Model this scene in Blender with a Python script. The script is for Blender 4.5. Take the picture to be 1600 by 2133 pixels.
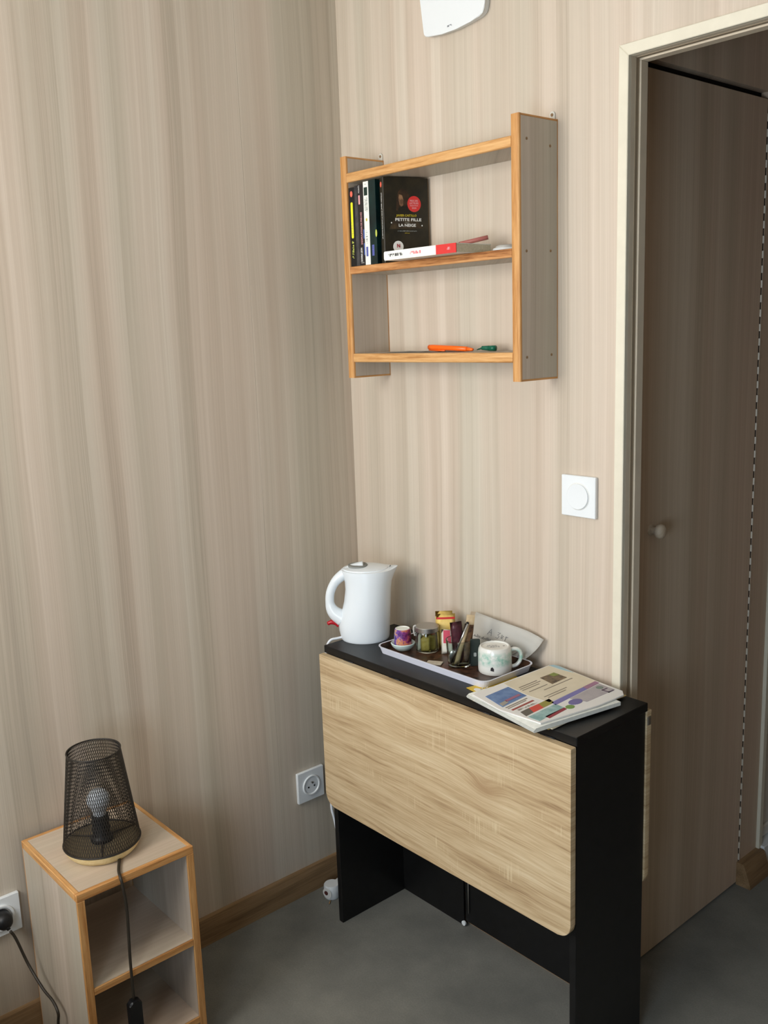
import bpy, bmesh, math, random
from mathutils import Vector, Matrix
random.seed(7)
for o in list(bpy.data.objects): bpy.data.objects.remove(o)
SC = bpy.context.scene
COL = SC.collection
# ------------------------------------------------------------------ camera
cam = bpy.data.cameras.new('camera'); co = bpy.data.objects.new('camera', cam); COL.objects.link(co)
YAW, PITCH, ROLL, FPX = 0.8561, -0.1914, -0.0356, 1962.5
F = Vector((-math.sin(YAW)*math.cos(PITCH), math.cos(YAW)*math.cos(PITCH), math.sin(PITCH)))
Rv = Vector((math.cos(YAW), math.sin(YAW), 0)); Uv = Rv.cross(F)
R2 = Rv*math.cos(ROLL)+Uv*math.sin(ROLL); U2 = -Rv*math.sin(ROLL)+Uv*math.cos(ROLL)
co.matrix_world = Matrix(((R2.x, U2.x, -F.x, 1.8897), (R2.y, U2.y, -F.y, -1.543), (R2.z, U2.z, -F.z, 1.4687), (0, 0, 0, 1)))
cam.sensor_fit = 'VERTICAL'; cam.sensor_height = 24; cam.lens = FPX/2133*24
cam.clip_start = .02
SC.camera = co
# ------------------------------------------------------------------ light
SC.view_settings.view_transform = 'Standard'; SC.view_settings.look = 'None'
SC.view_settings.exposure = 0.0; SC.view_settings.gamma = 1.0; SC.view_settings.use_curve_mapping = False
W = bpy.data.worlds.new('sky'); SC.world = W; W.use_nodes = True
bg = W.node_tree.nodes['Background']; bg.inputs[0].default_value = (.75, .87, 1, 1); bg.inputs[1].default_value = 1.0
def area(name, loc, target, sx, sy, power, col):
    L = bpy.data.lights.new(name, 'AREA'); L.shape = 'RECTANGLE'; L.size = sx; L.size_y = sy; L.energy = power; L.color = col
    o = bpy.data.objects.new(name, L); COL.objects.link(o); o.location = loc
    d = Vector(target)-Vector(loc); o.rotation_euler = d.to_track_quat('-Z', 'Y').to_euler()
    return o
# daylight: a tall window close to the left wall and a smaller one further right, both behind the photographer
RY = -2.05      # wall with the two windows
DOORW = (.12, .96, 1.10, 2.25)
WIND = (1.30, 2.05, .75, 1.50)
def opening_light(name, w, power, col): return area(name, ((w[0]+w[1])/2, RY-.14, (w[2]+w[3])/2), ((w[0]+w[1])/2, 0, (w[2]+w[3])/2), w[1]-w[0]-.06, w[3]-w[2]-.06, power, col)
opening_light('tall_window_daylight', DOORW, 34.5, (1.0, .97, .92))
opening_light('window_skylight', WIND, 21, (.68, .84, 1.0))

# ------------------------------------------------------------------ helpers
def s2l(c):
    c = c/255
    return c/12.92 if c <= .04045 else ((c+.055)/1.055)**2.4
def rgb(r, g, b): return (s2l(r), s2l(g), s2l(b), 1)
MATS = {}
def mat(name, col, rough=.5, metal=0, spec=.5, trans=0, ior=1.45, alpha=1, coat=0):
    m = bpy.data.materials.new(name); m.use_nodes = True
    b = m.node_tree.nodes['Principled BSDF']
    b.inputs['Base Color'].default_value = rgb(*col) if max(col) > 1 else (*col, 1)
    b.inputs['Roughness'].default_value = rough; b.inputs['Metallic'].default_value = metal
    b.inputs['Specular IOR Level'].default_value = spec
    b.inputs['Transmission Weight'].default_value = trans; b.inputs['IOR'].default_value = ior
    b.inputs['Coat Weight'].default_value = coat
    MATS[name] = m
    return m
class NT:
    def __init__(s, m): s.t = m.node_tree; s.b = s.t.nodes['Principled BSDF']
    def n(s, ty, **kw):
        o = s.t.nodes.new(ty)
        for k, v in kw.items(): setattr(o, k, v)
        return o
    def l(s, a, b): s.t.links.new(a, b)
    def math(s, op, a, b=None, clamp=False):
        o = s.n('ShaderNodeMath', operation=op, use_clamp=clamp)
        for i, v in enumerate((a, b)):
            if v is None: continue
            if isinstance(v, (int, float)): o.inputs[i].default_value = v
            else: s.l(v, o.inputs[i])
        return o.outputs[0]
    def vec(s, x, y, z):
        o = s.n('ShaderNodeCombineXYZ')
        for i, v in enumerate((x, y, z)):
            if isinstance(v, (int, float)): o.inputs[i].default_value = v
            else: s.l(v, o.inputs[i])
        return o.outputs[0]
    def noise(s, v, scale=1, detail=2, rough=.5, dist=0):
        o = s.n('ShaderNodeTexNoise'); s.l(v, o.inputs['Vector'])
        o.inputs['Scale'].default_value = scale; o.inputs['Detail'].default_value = detail
        o.inputs['Roughness'].default_value = rough; o.inputs['Distortion'].default_value = dist
        return o.outputs[0]
    def ramp(s, f, stops):
        o = s.n('ShaderNodeValToRGB'); s.l(f, o.inputs[0]); e = o.color_ramp.elements
        while len(e) < len(stops): e.new(.5)
        for i, (p, c) in enumerate(stops): e[i].position = p; e[i].color = rgb(*c) if max(c) > 1 else (*c, 1)
        return o.outputs[0]
    def mix(s, f, a, b, mode='MIX'):
        o = s.n('ShaderNodeMix', data_type='RGBA', blend_type=mode)
        for i, v in ((0, f), (6, a), (7, b)):
            if isinstance(v, (int, float)): o.inputs[i].default_value = v
            elif isinstance(v, tuple): o.inputs[i].default_value = v
            else: s.l(v, o.inputs[i])
        return o.outputs[2]
    def bump(s, h, strength=.1, dist=.001):
        o = s.n('ShaderNodeBump'); o.inputs['Strength'].default_value = strength; o.inputs['Distance'].default_value = dist
        s.l(h, o.inputs['Height']); s.l(o.outputs[0], s.b.inputs['Normal'])
def laminate(name, tint=1.0, rough=.45, seed=0., warm=(1., 1., 1.), vertical='z'):
    """pale beige-grey streaked laminate, grain along one axis (object coordinates)"""
    m = mat(name, (200, 185, 162), rough, spec=.35); t = NT(m)
    tc = t.n('ShaderNodeTexCoord'); sp = t.n('ShaderNodeSeparateXYZ'); t.l(tc.outputs['Object'], sp.inputs[0])
    X, Y, Z = sp.outputs
    if vertical == 'z': u, v, w = t.math('ADD', X, Y), Z, 0.
    elif vertical == 'x': u, v, w = t.math('ADD', Y, Z), X, 0.
    else: u, v, w = t.math('ADD', X, Z), Y, 0.
    u = t.math('ADD', u, seed)
    wp = t.noise(t.vec(t.math('MULTIPLY', u, 2.0), t.math('MULTIPLY', v, .55), 0.), 1, 2)
    u2 = t.math('ADD', u, t.math('MULTIPLY', t.math('SUBTRACT', wp, .5), .06))
    def nz(fu, fv, z, det=2, ro=.5): return t.noise(t.vec(t.math('MULTIPLY', u2, fu), t.math('MULTIPLY', v, fv), z), 1, det, ro)
    band = nz(14, .16, 1.3, 2, .55); streak = nz(60, .30, 4.1, 3, .6); fine = nz(430, 1.5, 7.7, 3, .65); hue = nz(8, .25, 11.5, 2)
    vo = t.n('ShaderNodeTexVoronoi', voronoi_dimensions='1D', feature='SMOOTH_F1'); vo.inputs['Scale'].default_value = 1.; vo.inputs['Smoothness'].default_value = .28
    t.l(t.math('ADD', t.math('MULTIPLY', u2, 26.), t.math('MULTIPLY', streak, 1.1)), vo.inputs['W']); sc = t.n('ShaderNodeSeparateColor'); t.l(vo.outputs['Color'], sc.inputs[0])
    strip = t.math('ADD', t.math('MULTIPLY', t.math('SUBTRACT', sc.outputs[0], .5), .30), .5)
    f = t.math('ADD', t.math('MULTIPLY', strip, .34), t.math('MULTIPLY', band, .24))
    f = t.math('ADD', f, t.math('MULTIPLY', streak, .20))
    f = t.math('ADD', f, t.math('MULTIPLY', fine, .22))
    k = tint
    c1 = t.ramp(f, [(.32, (164*k, 149*k, 133*k)), (.44, (191*k, 175*k, 158*k)), (.55, (204*k, 189*k, 173*k)), (.68, (221*k, 209*k, 194*k))])
    c2 = t.ramp(f, [(.32, (160*k, 150*k, 135*k)), (.44, (185*k, 175*k, 158*k)), (.55, (198*k, 189*k, 173*k)), (.68, (217*k, 210*k, 196*k))])
    hm = t.math('MULTIPLY', t.math('SUBTRACT', hue, .38), 4.0, True)
    c = t.mix(hm, c1, c2)
    if warm != (1., 1., 1.): c = t.mix(1., c, (*warm, 1), 'MULTIPLY')
    t.l(c, t.b.inputs['Base Color'])
    t.bump(fine, .06, .0006)
    return m
def grainwood(name, dark, mid, light, axis='x', fu=45., fv=2.2, rough=.5, contrast=1.):
    m = mat(name, mid, rough, spec=.35); t = NT(m)
    tc = t.n('ShaderNodeTexCoord'); sp = t.n('ShaderNodeSeparateXYZ'); t.l(tc.outputs['Object'], sp.inputs[0])
    d = dict(zip('xyz', sp.outputs)); a = d[axis]; o = [d[k] for k in 'xyz' if k != axis]
    q = t.vec(t.math('MULTIPLY', a, fv), t.math('MULTIPLY', o[0], fu), t.math('MULTIPLY', o[1], fu))
    n1 = t.noise(q, 1, 3, .6, .4); q2 = t.vec(t.math('MULTIPLY', a, fv*6), t.math('MULTIPLY', o[0], fu*9), t.math('MULTIPLY', o[1], fu*9))
    n2 = t.noise(q2, 1, 2, .6)
    f = t.math('ADD', t.math('MULTIPLY', n1, .68), t.math('MULTIPLY', n2, .32))
    c = t.ramp(f, [(.5-.17/contrast, dark), (.5, mid), (.5+.17/contrast, light)])
    t.l(c, t.b.inputs['Base Color']); t.bump(n2, .08, .0005)
    return m
def sonoma(name):
    m = mat(name, (196, 168, 124), .5, spec=.3); t = NT(m)
    tc = t.n('ShaderNodeTexCoord'); sp = t.n('ShaderNodeSeparateXYZ'); t.l(tc.outputs['Object'], sp.inputs[0])
    x, y, z = sp.outputs
    # knot bends the grain (leaf coordinates: x along the leaf, z up)
    def bend(xk, zk, sx, sz, amp):
        dx = t.math('DIVIDE', t.math('SUBTRACT', x, xk), sx); dz = t.math('DIVIDE', t.math('SUBTRACT', z, zk), sz)
        e = t.math('EXPONENT', t.math('MULTIPLY', t.math('ADD', t.math('MULTIPLY', dx, dx), t.math('MULTIPLY', dz, dz)), -1.))
        return t.math('MULTIPLY', e, amp), e
    b1, e1 = bend(.528, .233, .040, .022, .020)
    b2, e2 = bend(.33, .320, .07, .020, .012)
    zz = t.math('ADD', t.math('ADD', z, b1), b2)
    wp = t.noise(t.vec(t.math('MULTIPLY', x, 3.), t.math('MULTIPLY', zz, 7.), 0.), 1, 2)
    zz = t.math('ADD', zz, t.math('MULTIPLY', t.math('SUBTRACT', wp, .5), .030))
    zz = t.math('ADD', zz, t.math('MULTIPLY', x, .02))
    n1 = t.noise(t.vec(t.math('MULTIPLY', x, 2.), t.math('MULTIPLY', zz, 24.), 0.), 1, 3, .6)
    n2 = t.noise(t.vec(t.math('MULTIPLY', x, 4.5), t.math('MULTIPLY', zz, 130.), 3.), 1, 3, .65)
    n3 = t.noise(t.vec(t.math('MULTIPLY', x, 16.), t.math('MULTIPLY', zz, 420.), 5.), 1, 2, .6)
    f = t.math('ADD', t.math('ADD', t.math('MULTIPLY', n1, .42), t.math('MULTIPLY', n2, .36)), t.math('MULTIPLY', n3, .22))
    c = t.ramp(f, [(.33, (140, 112, 82)), (.44, (182, 156, 120)), (.54, (203, 180, 144)), (.68, (220, 203, 172))])
    c = t.mix(t.math('MULTIPLY', e1, .35), c, rgb(150, 112, 78))
    # saw marks: pale short cross strokes in patches
    s = t.noise(t.vec(t.math('MULTIPLY', x, 260.), t.math('MULTIPLY', z, 9.), 9.), 1, 1)
    pm = t.noise(t.vec(t.math('MULTIPLY', x, 11.), t.math('MULTIPLY', z, 16.), 2.), 1, 1)
    k = t.math('MULTIPLY', t.math('MULTIPLY', t.math('SUBTRACT', s, .56), 9., True), t.math('MULTIPLY', t.math('SUBTRACT', pm, .57), 9., True))
    c = t.mix(t.math('MULTIPLY', k, .55), c, rgb(222, 204, 168))
    t.l(c, t.b.inputs['Base Color']); t.bump(n2, .06, .0005)
    return m
def mottled(name, a, b, scale, rough=.6, fine=0., spec=.5):
    m = mat(name, a, rough, spec=spec); t = NT(m)
    tc = t.n('ShaderNodeTexCoord'); n = t.noise(tc.outputs['Object'], scale, 4, .6)
    c = t.ramp(n, [(.32, a), (.68, b)])
    if fine:
        n2 = t.noise(tc.outputs['Object'], fine, 2, .7); c = t.mix(.22, c, n2, 'OVERLAY')
    t.l(c, t.b.inputs['Base Color'])
    return m

M_wallL = laminate('wall_laminate_left', 1.0, .5, 0.)
M_wallB = laminate('wall_laminate_back', 1.0, .5, 3.7)
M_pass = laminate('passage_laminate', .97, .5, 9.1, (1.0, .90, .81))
M_lam = laminate('furniture_laminate', .93, .45, 5.3)
M_lamTop = laminate('nightstand_laminate', .97, .45, 6.1, (1.0, .93, .87), vertical='y')
M_oak = grainwood('oak_edge_vertical', (160, 106, 56), (192, 140, 84), (210, 162, 106), 'z', 160, 7)
M_oakx = grainwood('oak_edge_along_x', (166, 114, 62), (201, 152, 96), (218, 174, 120), 'x', 160, 7)
M_oaky = grainwood('oak_edge_along_y', (160, 106, 56), (191, 138, 82), (210, 162, 106), 'y', 160, 7)
M_oakd = grainwood('oak_edge_dark_figure', (128, 78, 40), (182, 126, 76), (206, 154, 102), 'x', 90, 6, contrast=1.2)
M_sonoma = sonoma('sonoma_oak')
M_base = grainwood('baseboard_wood', (112, 88, 62), (140, 112, 80), (160, 132, 98), 'y', 30, 2)
M_basex = grainwood('baseboard_wood_x', (112, 88, 62), (140, 112, 80), (160, 132, 98), 'x', 30, 2)
M_cream = mottled('cream_trim', (214, 207, 188), (219, 212, 193), 30, .5)
M_jamb = mottled('jamb_beige', (206, 192, 170), (214, 200, 178), 14, .55)
M_seal = mat('seal_beige', (150, 134, 112), .7)
M_floor = mottled('grey_vinyl', (108, 108, 103), (130, 129, 122), 5.5, .55, 240, .4)
M_black = mottled('black_melamine', (13, 13, 13), (19, 19, 20), 40, .42, 500, .45)
M_hinge = mat('dull_hinge', (206, 196, 180), .55, metal=.2)
M_dark = mat('dark_gap', (14, 10, 8), .9)
M_white = mat('white_plastic', (226, 230, 232), .32)
M_wmatte = mat('white_matte', (224, 224, 220), .55)
M_kettle = mat('kettle_white', (226, 233, 238), .28, coat=.2)
M_lidgrey = mat('lid_window_grey', (132, 134, 130), .6, spec=.2)
M_red = mat('red_switch', (176, 22, 34), .35)
M_chrome = mat('chrome', (200, 200, 200), .22, metal=1)
M_steel = mat('brushed_steel', (180, 178, 174), .35, metal=1)
M_blk = mat('black_plastic', (18, 18, 20), .45)
M_mesh = mat('black_wire', (34, 29, 24), .5)
M_bulb = mat('bulb_glass', (214, 220, 228), .22, spec=.6)
M_palewood = grainwood('pale_wood', (206, 178, 122), (224, 200, 146), (236, 216, 168), 'x', 40, 3)
M_cord = mat('dark_cord', (44, 38, 30), .5)
M_cordw = mat('white_cord', (226, 230, 236), .45)
M_glass = mat('clear_glass', (226, 234, 230), .03, trans=1, ior=1.45, spec=.6)
M_paper = mat('white_paper', (226, 224, 218), .8, spec=.2)
M_ink = mat('grey_ink', (120, 122, 128), .8, spec=.1)
M_inkd = mat('dark_ink', (50, 48, 50), .8, spec=.1)

def link(name, bm, m, parent=None, smooth=False, auto=None):
    me = bpy.data.meshes.new(name)
    bmesh.ops.recalc_face_normals(bm, faces=bm.faces[:])
    bm.to_mesh(me); bm.free()
    for p in me.polygons: p.use_smooth = smooth or auto is not None
    if auto is not None and hasattr(me, 'set_sharp_from_angle'): me.set_sharp_from_angle(angle=auto)
    for x in (m if isinstance(m, (list, tuple)) else [m]): me.materials.append(x)
    o = bpy.data.objects.new(name, me); COL.objects.link(o)
    if parent: o.parent = parent
    return o
def thing(name, label, cat, loc=(0, 0, 0), rz=0, group=None):
    o = bpy.data.objects.new(name, None); COL.objects.link(o); o.location = loc; o.rotation_euler = (0, 0, rz)
    o.empty_display_size = .05
    return tag(o, label, cat, group)
def tag(o, label, cat=None, group=None, kind=None):
    if label: o['label'] = label
    if cat: o['category'] = cat
    if group: o['group'] = group
    if kind: o['kind'] = kind
    return o
def bbox(bm, a, b, bev=0, seg=1):
    a, b = Vector(a), Vector(b)
    r = bmesh.ops.create_cube(bm, size=1)
    c = (a+b)/2; d = b-a
    for v in r['verts']: v.co = Vector((v.co.x*d.x, v.co.y*d.y, v.co.z*d.z))+c
    if bev:
        es = list({e for v in r['verts'] for e in v.link_edges})
        bmesh.ops.bevel(bm, geom=es, offset=bev, segments=seg, profile=.5, affect='EDGES')
    return bm
def box(name, a, b, m, parent=None, bev=.0, seg=1):
    return link(name, bbox(bmesh.new(), a, b, bev, seg), m, parent)
def prism(name, pts, axis, d0, d1, m, parent=None, bev=0, smooth=None):
    """outline (list of 2D) extruded along axis ('x','y','z') from d0 to d1"""
    bm = bmesh.new()
    def P(u, v, d): return {'y': (u, d, v), 'x': (d, u, v), 'z': (u, v, d)}[axis]
    A = [bm.verts.new(P(u, v, d0)) for u, v in pts]; B = [bm.verts.new(P(u, v, d1)) for u, v in pts]
    n = len(pts)
    fa = bm.faces.new(A); fb = bm.faces.new(B[::-1])
    for i in range(n): bm.faces.new((A[i], B[i], B[(i+1) % n], A[(i+1) % n]))
    if bev:
        es = [e for e in bm.edges if (fa in e.link_faces or fb in e.link_faces)]
        bmesh.ops.bevel(bm, geom=es, offset=bev, segments=1, affect='EDGES')
    return link(name, bm, m, parent, auto=smooth if smooth else math.radians(35))
def rrect(x0, y0, x1, y1, r, n=6):
    """rounded rectangle outline; r = (bl, br, tr, tl)"""
    if isinstance(r, (int, float)): r = (r,)*4
    out = []
    for (cx, cy, rr, a0) in ((x0+r[0], y0+r[0], r[0], 180), (x1-r[1], y0+r[1], r[1], 270), (x1-r[2], y1-r[2], r[2], 0), (x0+r[3], y1-r[3], r[3], 90)):
        if rr <= 0: out.append((cx, cy)); continue
        for i in range(n+1):
            a = math.radians(a0+90*i/n); out.append((cx+rr*math.cos(a), cy+rr*math.sin(a)))
    return out
def lathe_bm(bm, prof, n=32, c=(0, 0, 0), close=False):
    c = Vector(c); rings = []
    for r, z in prof:
        if r < 1e-6: rings.append([bm.verts.new(c+Vector((0, 0, z)))])
        else: rings.append([bm.verts.new(c+Vector((r*math.cos(2*math.pi*i/n), r*math.sin(2*math.pi*i/n), z))) for i in range(n)])
    pairs = list(zip(rings, rings[1:]))
    if close: pairs.append((rings[-1], rings[0]))
    for a, b in pairs:
        for i in range(n):
            j = (i+1) % n
            if len(a) == 1 and len(b) == 1: continue
            if len(a) == 1: bm.faces.new((a[0], b[i], b[j]))
            elif len(b) == 1: bm.faces.new((a[i], a[j], b[0]))
            else: bm.faces.new((a[i], a[j], b[j], b[i]))
    return bm
def lathe(name, prof, m, parent=None, n=32, c=(0, 0, 0), close=False, auto=40):
    return link(name, lathe_bm(bmesh.new(), prof, n, c, close), m, parent, auto=math.radians(auto))
def smooth_path(pts, sub=8):
    P = [Vector(p) for p in pts]; out = []
    for i in range(len(P)-1):
        p0 = P[max(i-1, 0)]; p1 = P[i]; p2 = P[i+1]; p3 = P[min(i+2, len(P)-1)]
        for k in range(sub):
            t = k/sub
            out.append(.5*((2*p1)+(p2-p0)*t+(2*p0-5*p1+4*p2-p3)*t*t+(3*p1-p0-3*p2+p3)*t**3))
    out.append(P[-1]); return out
def tube_bm(bm, pts, r, n=8, cap=True, flat=None):
    P = [Vector(p) for p in pts]; rings = []; up = None
    for i, p in enumerate(P):
        t = (P[min(i+1, len(P)-1)]-P[max(i-1, 0)]).normalized()
        if up is None:
            up = Vector((0, 0, 1)) if abs(t.z) < .9 else Vector((1, 0, 0))
        s = t.cross(up).normalized(); up = s.cross(t).normalized()
        rr = r[i] if isinstance(r, (list, tuple)) else r
        ru, rs = (rr, rr) if flat is None else (rr, rr*flat)
        rings.append([bm.verts.new(p+s*(rs*math.cos(2*math.pi*k/n))+up*(ru*math.sin(2*math.pi*k/n))) for k in range(n)])
    for a, b in zip(rings, rings[1:]):
        for k in range(n): bm.faces.new((a[k], a[(k+1) % n], b[(k+1) % n], b[k]))
    if cap: bm.faces.new(rings[0][::-1]); bm.faces.new(rings[-1])
    return bm
def tube(name, pts, r, m, parent=None, n=8, flat=None):
    return link(name, tube_bm(bmesh.new(), pts, r, n, True, flat), m, parent, smooth=True)
def text(name, body, size, origin, xdir, ydir, m, parent=None, align='CENTER', bold=0., maxw=None, lift=.0003):
    cu = bpy.data.curves.new(name, 'FONT'); cu.body = body; cu.size = size; cu.align_x = align; cu.align_y = 'CENTER'; cu.offset = bold*size
    cu.resolution_u = 2
    tmp = bpy.data.objects.new(name+'_tmp', cu); COL.objects.link(tmp)
    dg = bpy.context.evaluated_depsgraph_get(); me = bpy.data.meshes.new_from_object(tmp.evaluated_get(dg))
    bpy.data.objects.remove(tmp); bpy.data.curves.remove(cu)
    X, Y = Vector(xdir).normalized(), Vector(ydir).normalized(); Z = X.cross(Y)
    k = 1.
    if maxw and me.vertices:
        w = max(v.co.x for v in me.vertices)-min(v.co.x for v in me.vertices)
        if w > 1e-6: k = maxw/w
    for v in me.vertices: v.co = Vector(origin)+X*(v.co.x*k)+Y*v.co.y+Z*lift
    me.materials.clear(); me.materials.append(m); me.name = name
    o = bpy.data.objects.new(name, me); COL.objects.link(o)
    if parent: o.parent = parent
    return o
def lettering(name, origin, xdir, ydir, length, height, m, parent=None, seed=1, lift=.0004):
    """illegible small print: a row of short bars"""
    r = random.Random(seed); X, Y = Vector(xdir).normalized(), Vector(ydir).normalized(); Z = X.cross(Y); O = Vector(origin)+Z*lift
    bm = bmesh.new(); x = -length/2
    while x < length/2-.3*height:
        w = height*r.choice((.14, .2, .45)); h0, h1 = r.choice(((-.5, .5), (-.5, .5), (-.5, .1), (0, .5)))
        bm.faces.new([bm.verts.new(O+X*a+Y*b*height) for a, b in ((x, h0), (x+w, h0), (x+w, h1), (x, h1))])
        x += w+height*r.choice((.14, .18, .18, .5))
    return link(name, bm, m, parent)
def quad(name, pts, m, parent=None):
    bm = bmesh.new(); bm.faces.new([bm.verts.new(p) for p in pts]); return link(name, bm, m, parent)

# ------------------------------------------------------------------ the room
CEIL = 2.42
fl = box('floor', (-.1, RY-.1, -.06), (3.5, 2.3, 0), M_floor); tag(fl, 'grey mottled vinyl floor running through the doorway', kind='structure')
ce = box('ceiling', (-.1, RY-.1, CEIL), (3.5, 2.3, CEIL+.05), M_wmatte); tag(ce, 'pale ceiling above the room', kind='structure')
wl = bpy.data.objects.new('wall_left', None); COL.objects.link(wl); tag(wl, 'left wall of pale streaked wood laminate panels', kind='structure')
box('panel', (-.1, RY, 0), (0, -.2908, CEIL), M_wallL, wl); box('panel', (-.1, -.2902, 0), (0, .0, CEIL), M_wallL, wl)
box('joint_backing', (-.1, -.2915, 0), (-.0012, -.2897, CEIL), M_jamb, wl)
OX0, OX1, OZ = .8329, 1.66, 1.9337        # clear doorway
wb = bpy.data.objects.new('wall_back', None); COL.objects.link(wb); tag(wb, 'back wall of pale streaked wood laminate with the doorway', kind='structure')
box('panel', (-.1, 0, 0), (OX0-.012, .05, CEIL), M_wallB, wb)
box('panel', (OX0-.012, 0, OZ+.012), (OX1+.012, .05, CEIL), M_wallB, wb)
box('panel', (OX1+.012, 0, 0), (3.5, .05, CEIL), M_wallB, wb)
wr = box('wall_right', (3.4, RY, 0), (3.5, 0, CEIL), M_wallB); tag(wr, 'right wall of the room', kind='structure')
wf = bpy.data.objects.new('wall_front', None); COL.objects.link(wf); tag(wf, 'wall with the window behind the photographer', kind='structure')
D0, D1, D2, D3 = DOORW; V0, V1, V2, V3 = WIND
for a, b in (((-.1, RY-.1, 0), (D0, RY, CEIL)), ((D0, RY-.1, D3), (V0, RY, CEIL)), ((D0, RY-.1, 0), (D1, RY, D2)), ((D1, RY-.1, 0), (V0, RY, D3)), ((V0, RY-.1, 0), (V1, RY, V2)), ((V0, RY-.1, V3), (V1, RY, CEIL)), ((V1, RY-.1, 0), (3.5, RY, CEIL))):
    box('panel', a, b, M_wallB, wf)
for nm, w, lb in (('window_2', DOORW, 'tall white framed window behind the photographer'), ('window_1', WIND, 'white framed window behind the photographer')):
    wn = bpy.data.objects.new(nm, None); COL.objects.link(wn); tag(wn, lb, kind='structure')
    for a, b in (((w[0], RY-.09, w[2]), (w[0]+.04, RY-.03, w[3])), ((w[1]-.04, RY-.09, w[2]), (w[1], RY-.03, w[3])), ((w[0]+.04, RY-.09, w[2]), (w[1]-.04, RY-.03, w[2]+.04)), ((w[0]+.04, RY-.09, w[3]-.04), (w[1]-.04, RY-.03, w[3]))):
        box('frame', a, b, M_wmatte, wn)
# baseboards
bl = prism('baseboard_left', [(0, 0), (.0178, 0), (.0178, .050), (.013, .0682), (0, .0682)], 'y', RY, 0, M_base)
tag(bl, 'brown wooden baseboard along the left wall', kind='structure')
bb = prism('baseboard_back', [(-.0005, 0), (-.0178, 0), (-.0178, .050), (-.013, .0682), (-.0005, .0682)], 'x', .0178, OX0-.021, M_basex)
tag(bb, 'brown wooden baseboard along the back wall', kind='structure')

# door casing and lining
tr = bpy.data.objects.new('trim_1', None); COL.objects.link(tr); tag(tr, 'cream painted casing and lining around the doorway', kind='structure')
TW, TT = .0205, .0106
def miter(pts, name): return prism(name, pts, 'y', -TT, 0, M_cream, tr, bev=.0012)
zo, zi = OZ+TW, OZ
miter([(OX0-TW, 0), (OX0, 0), (OX0, zi), (OX0-TW, zo)], 'casing_side')
miter([(OX0-TW, zo), (OX0, zi), (OX1, zi), (OX1+TW, zo)], 'casing_head')
miter([(OX1, 0), (OX1+TW, 0), (OX1+TW, zo), (OX1, zi)], 'casing_side')
box('lining_side', (OX0-.012, .0, 0), (OX0, .05, OZ), M_jamb, tr); box('lining_side', (OX1, 0, 0), (OX1+.012, .05, OZ), M_jamb, tr)
box('lining_head', (OX0-.012, 0, OZ), (OX1+.012, .05, OZ+.012), M_jamb, tr)
box('door_stop', (OX0, .024, 0), (OX0+.004, .046, OZ-.004), M_jamb, tr, .0008); box('door_stop', (OX1-.004, .024, 0), (OX1, .046, OZ-.004), M_jamb, tr, .0008)
box('door_stop', (OX0, .024, OZ-.004), (OX1, .046, OZ), M_jamb, tr, .0008)
box('seal_strip', (OX0, .0125, 0), (OX0+.0012, .0205, OZ), M_seal, tr); box('seal_strip', (OX0, .0125, OZ-.0012), (OX1, .0205, OZ), M_seal, tr)

# passage beyond the doorway
PX = .7771
wp = bpy.data.objects.new('wall_passage', None); COL.objects.link(wp); tag(wp, 'dim laminate wall of the passage beyond the doorway', kind='structure')
box('panel', (PX-.02, .05, 1.964), (PX, .72, CEIL), M_pass, wp)
box('panel', (PX-.02, .05, 0), (PX, .1285, 1.964), M_pass, wp)
box('panel', (PX-.02, .6165, 0), (PX, .712, 1.964), M_pass, wp)
box('gap_backing', (PX-.05, .05, 0), (PX-.022, .72, CEIL), M_dark, wp)
for a, b in (((PX-.05, 2.2, 0), (3.5, 2.3, CEIL)), ((1.95, .05, 0), (2.05, 2.2, CEIL)), ((PX-.05, 1.32, 0), (PX, 2.2, CEIL)), ((PX-.05, .712, 1.94), (PX, 1.32, CEIL))):
    box('panel', a, b, M_pass, wp)
d1 = bpy.data.objects.new('door_1', None); COL.objects.link(d1); tag(d1, 'laminate cupboard door with small round knob in the dim passage', kind='structure')
box('leaf', (PX-.018, .1360, .006), (PX, .6105, 1.9470), M_pass, d1, .0008)
kb = link('knob', lathe_bm(bmesh.new(), [(0, .034), (.009, .034), (.0145, .030), (.016, .024), (.0145, .018), (.008, .013), (.0075, .004), (.012, .002), (.012, 0), (0, 0)], 24), M_pass, d1, auto=math.radians(40))
kb.rotation_euler = (0, math.pi/2, 0); kb.location = (PX, .1745, 1.028)
hg = box('piano_hinge', (PX-.012, .6105, .03), (PX-.001, .6165, 1.945), M_dark, d1)
kme = None; P_ = .0333
for k in range(57):
    z0 = .035+k*P_
    if z0+.017 > 1.945: break
    if kme is None:
        kn = lathe('knuckle', [(0, 0), (.0031, 0), (.0031, .0165), (0, .0165)], M_hinge, hg, 8); kme = kn.data
    else:
        kn = bpy.data.objects.new('knuckle', kme); COL.objects.link(kn); kn.parent = hg
    kn.location = (PX, .6135, z0)
pb = prism('trim_2', [(PX, 0), (PX+.040, 0), (PX+.040, .010), (PX+.022, .060), (PX+.018, .064), (PX, .064)], 'y', .604, .712, M_base)
tag(pb, 'short tapered brown baseboard stub in the passage', kind='structure')
ts = box('trim_3', (PX, .7035, .064), (PX+.010, .7205, 1.94), M_cream, None, .001); tag(ts, 'pale narrow cover strip beside the far passage door', kind='structure')
d2 = bpy.data.objects.new('door_2', None); COL.objects.link(d2); tag(d2, 'pale panelled door further down the passage', kind='structure')
box('leaf', (PX-.03, .7205, .07), (PX-.012, 1.32, 1.94), M_wmatte, d2); box('lower_rail', (PX-.012, .7205, .075), (PX-.004, 1.32, .105), M_wmatte, d2, .002)
box('threshold', (PX-.03, .7125, 0), (PX+.02, 1.32, .07), M_white, d2, .002)

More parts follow.
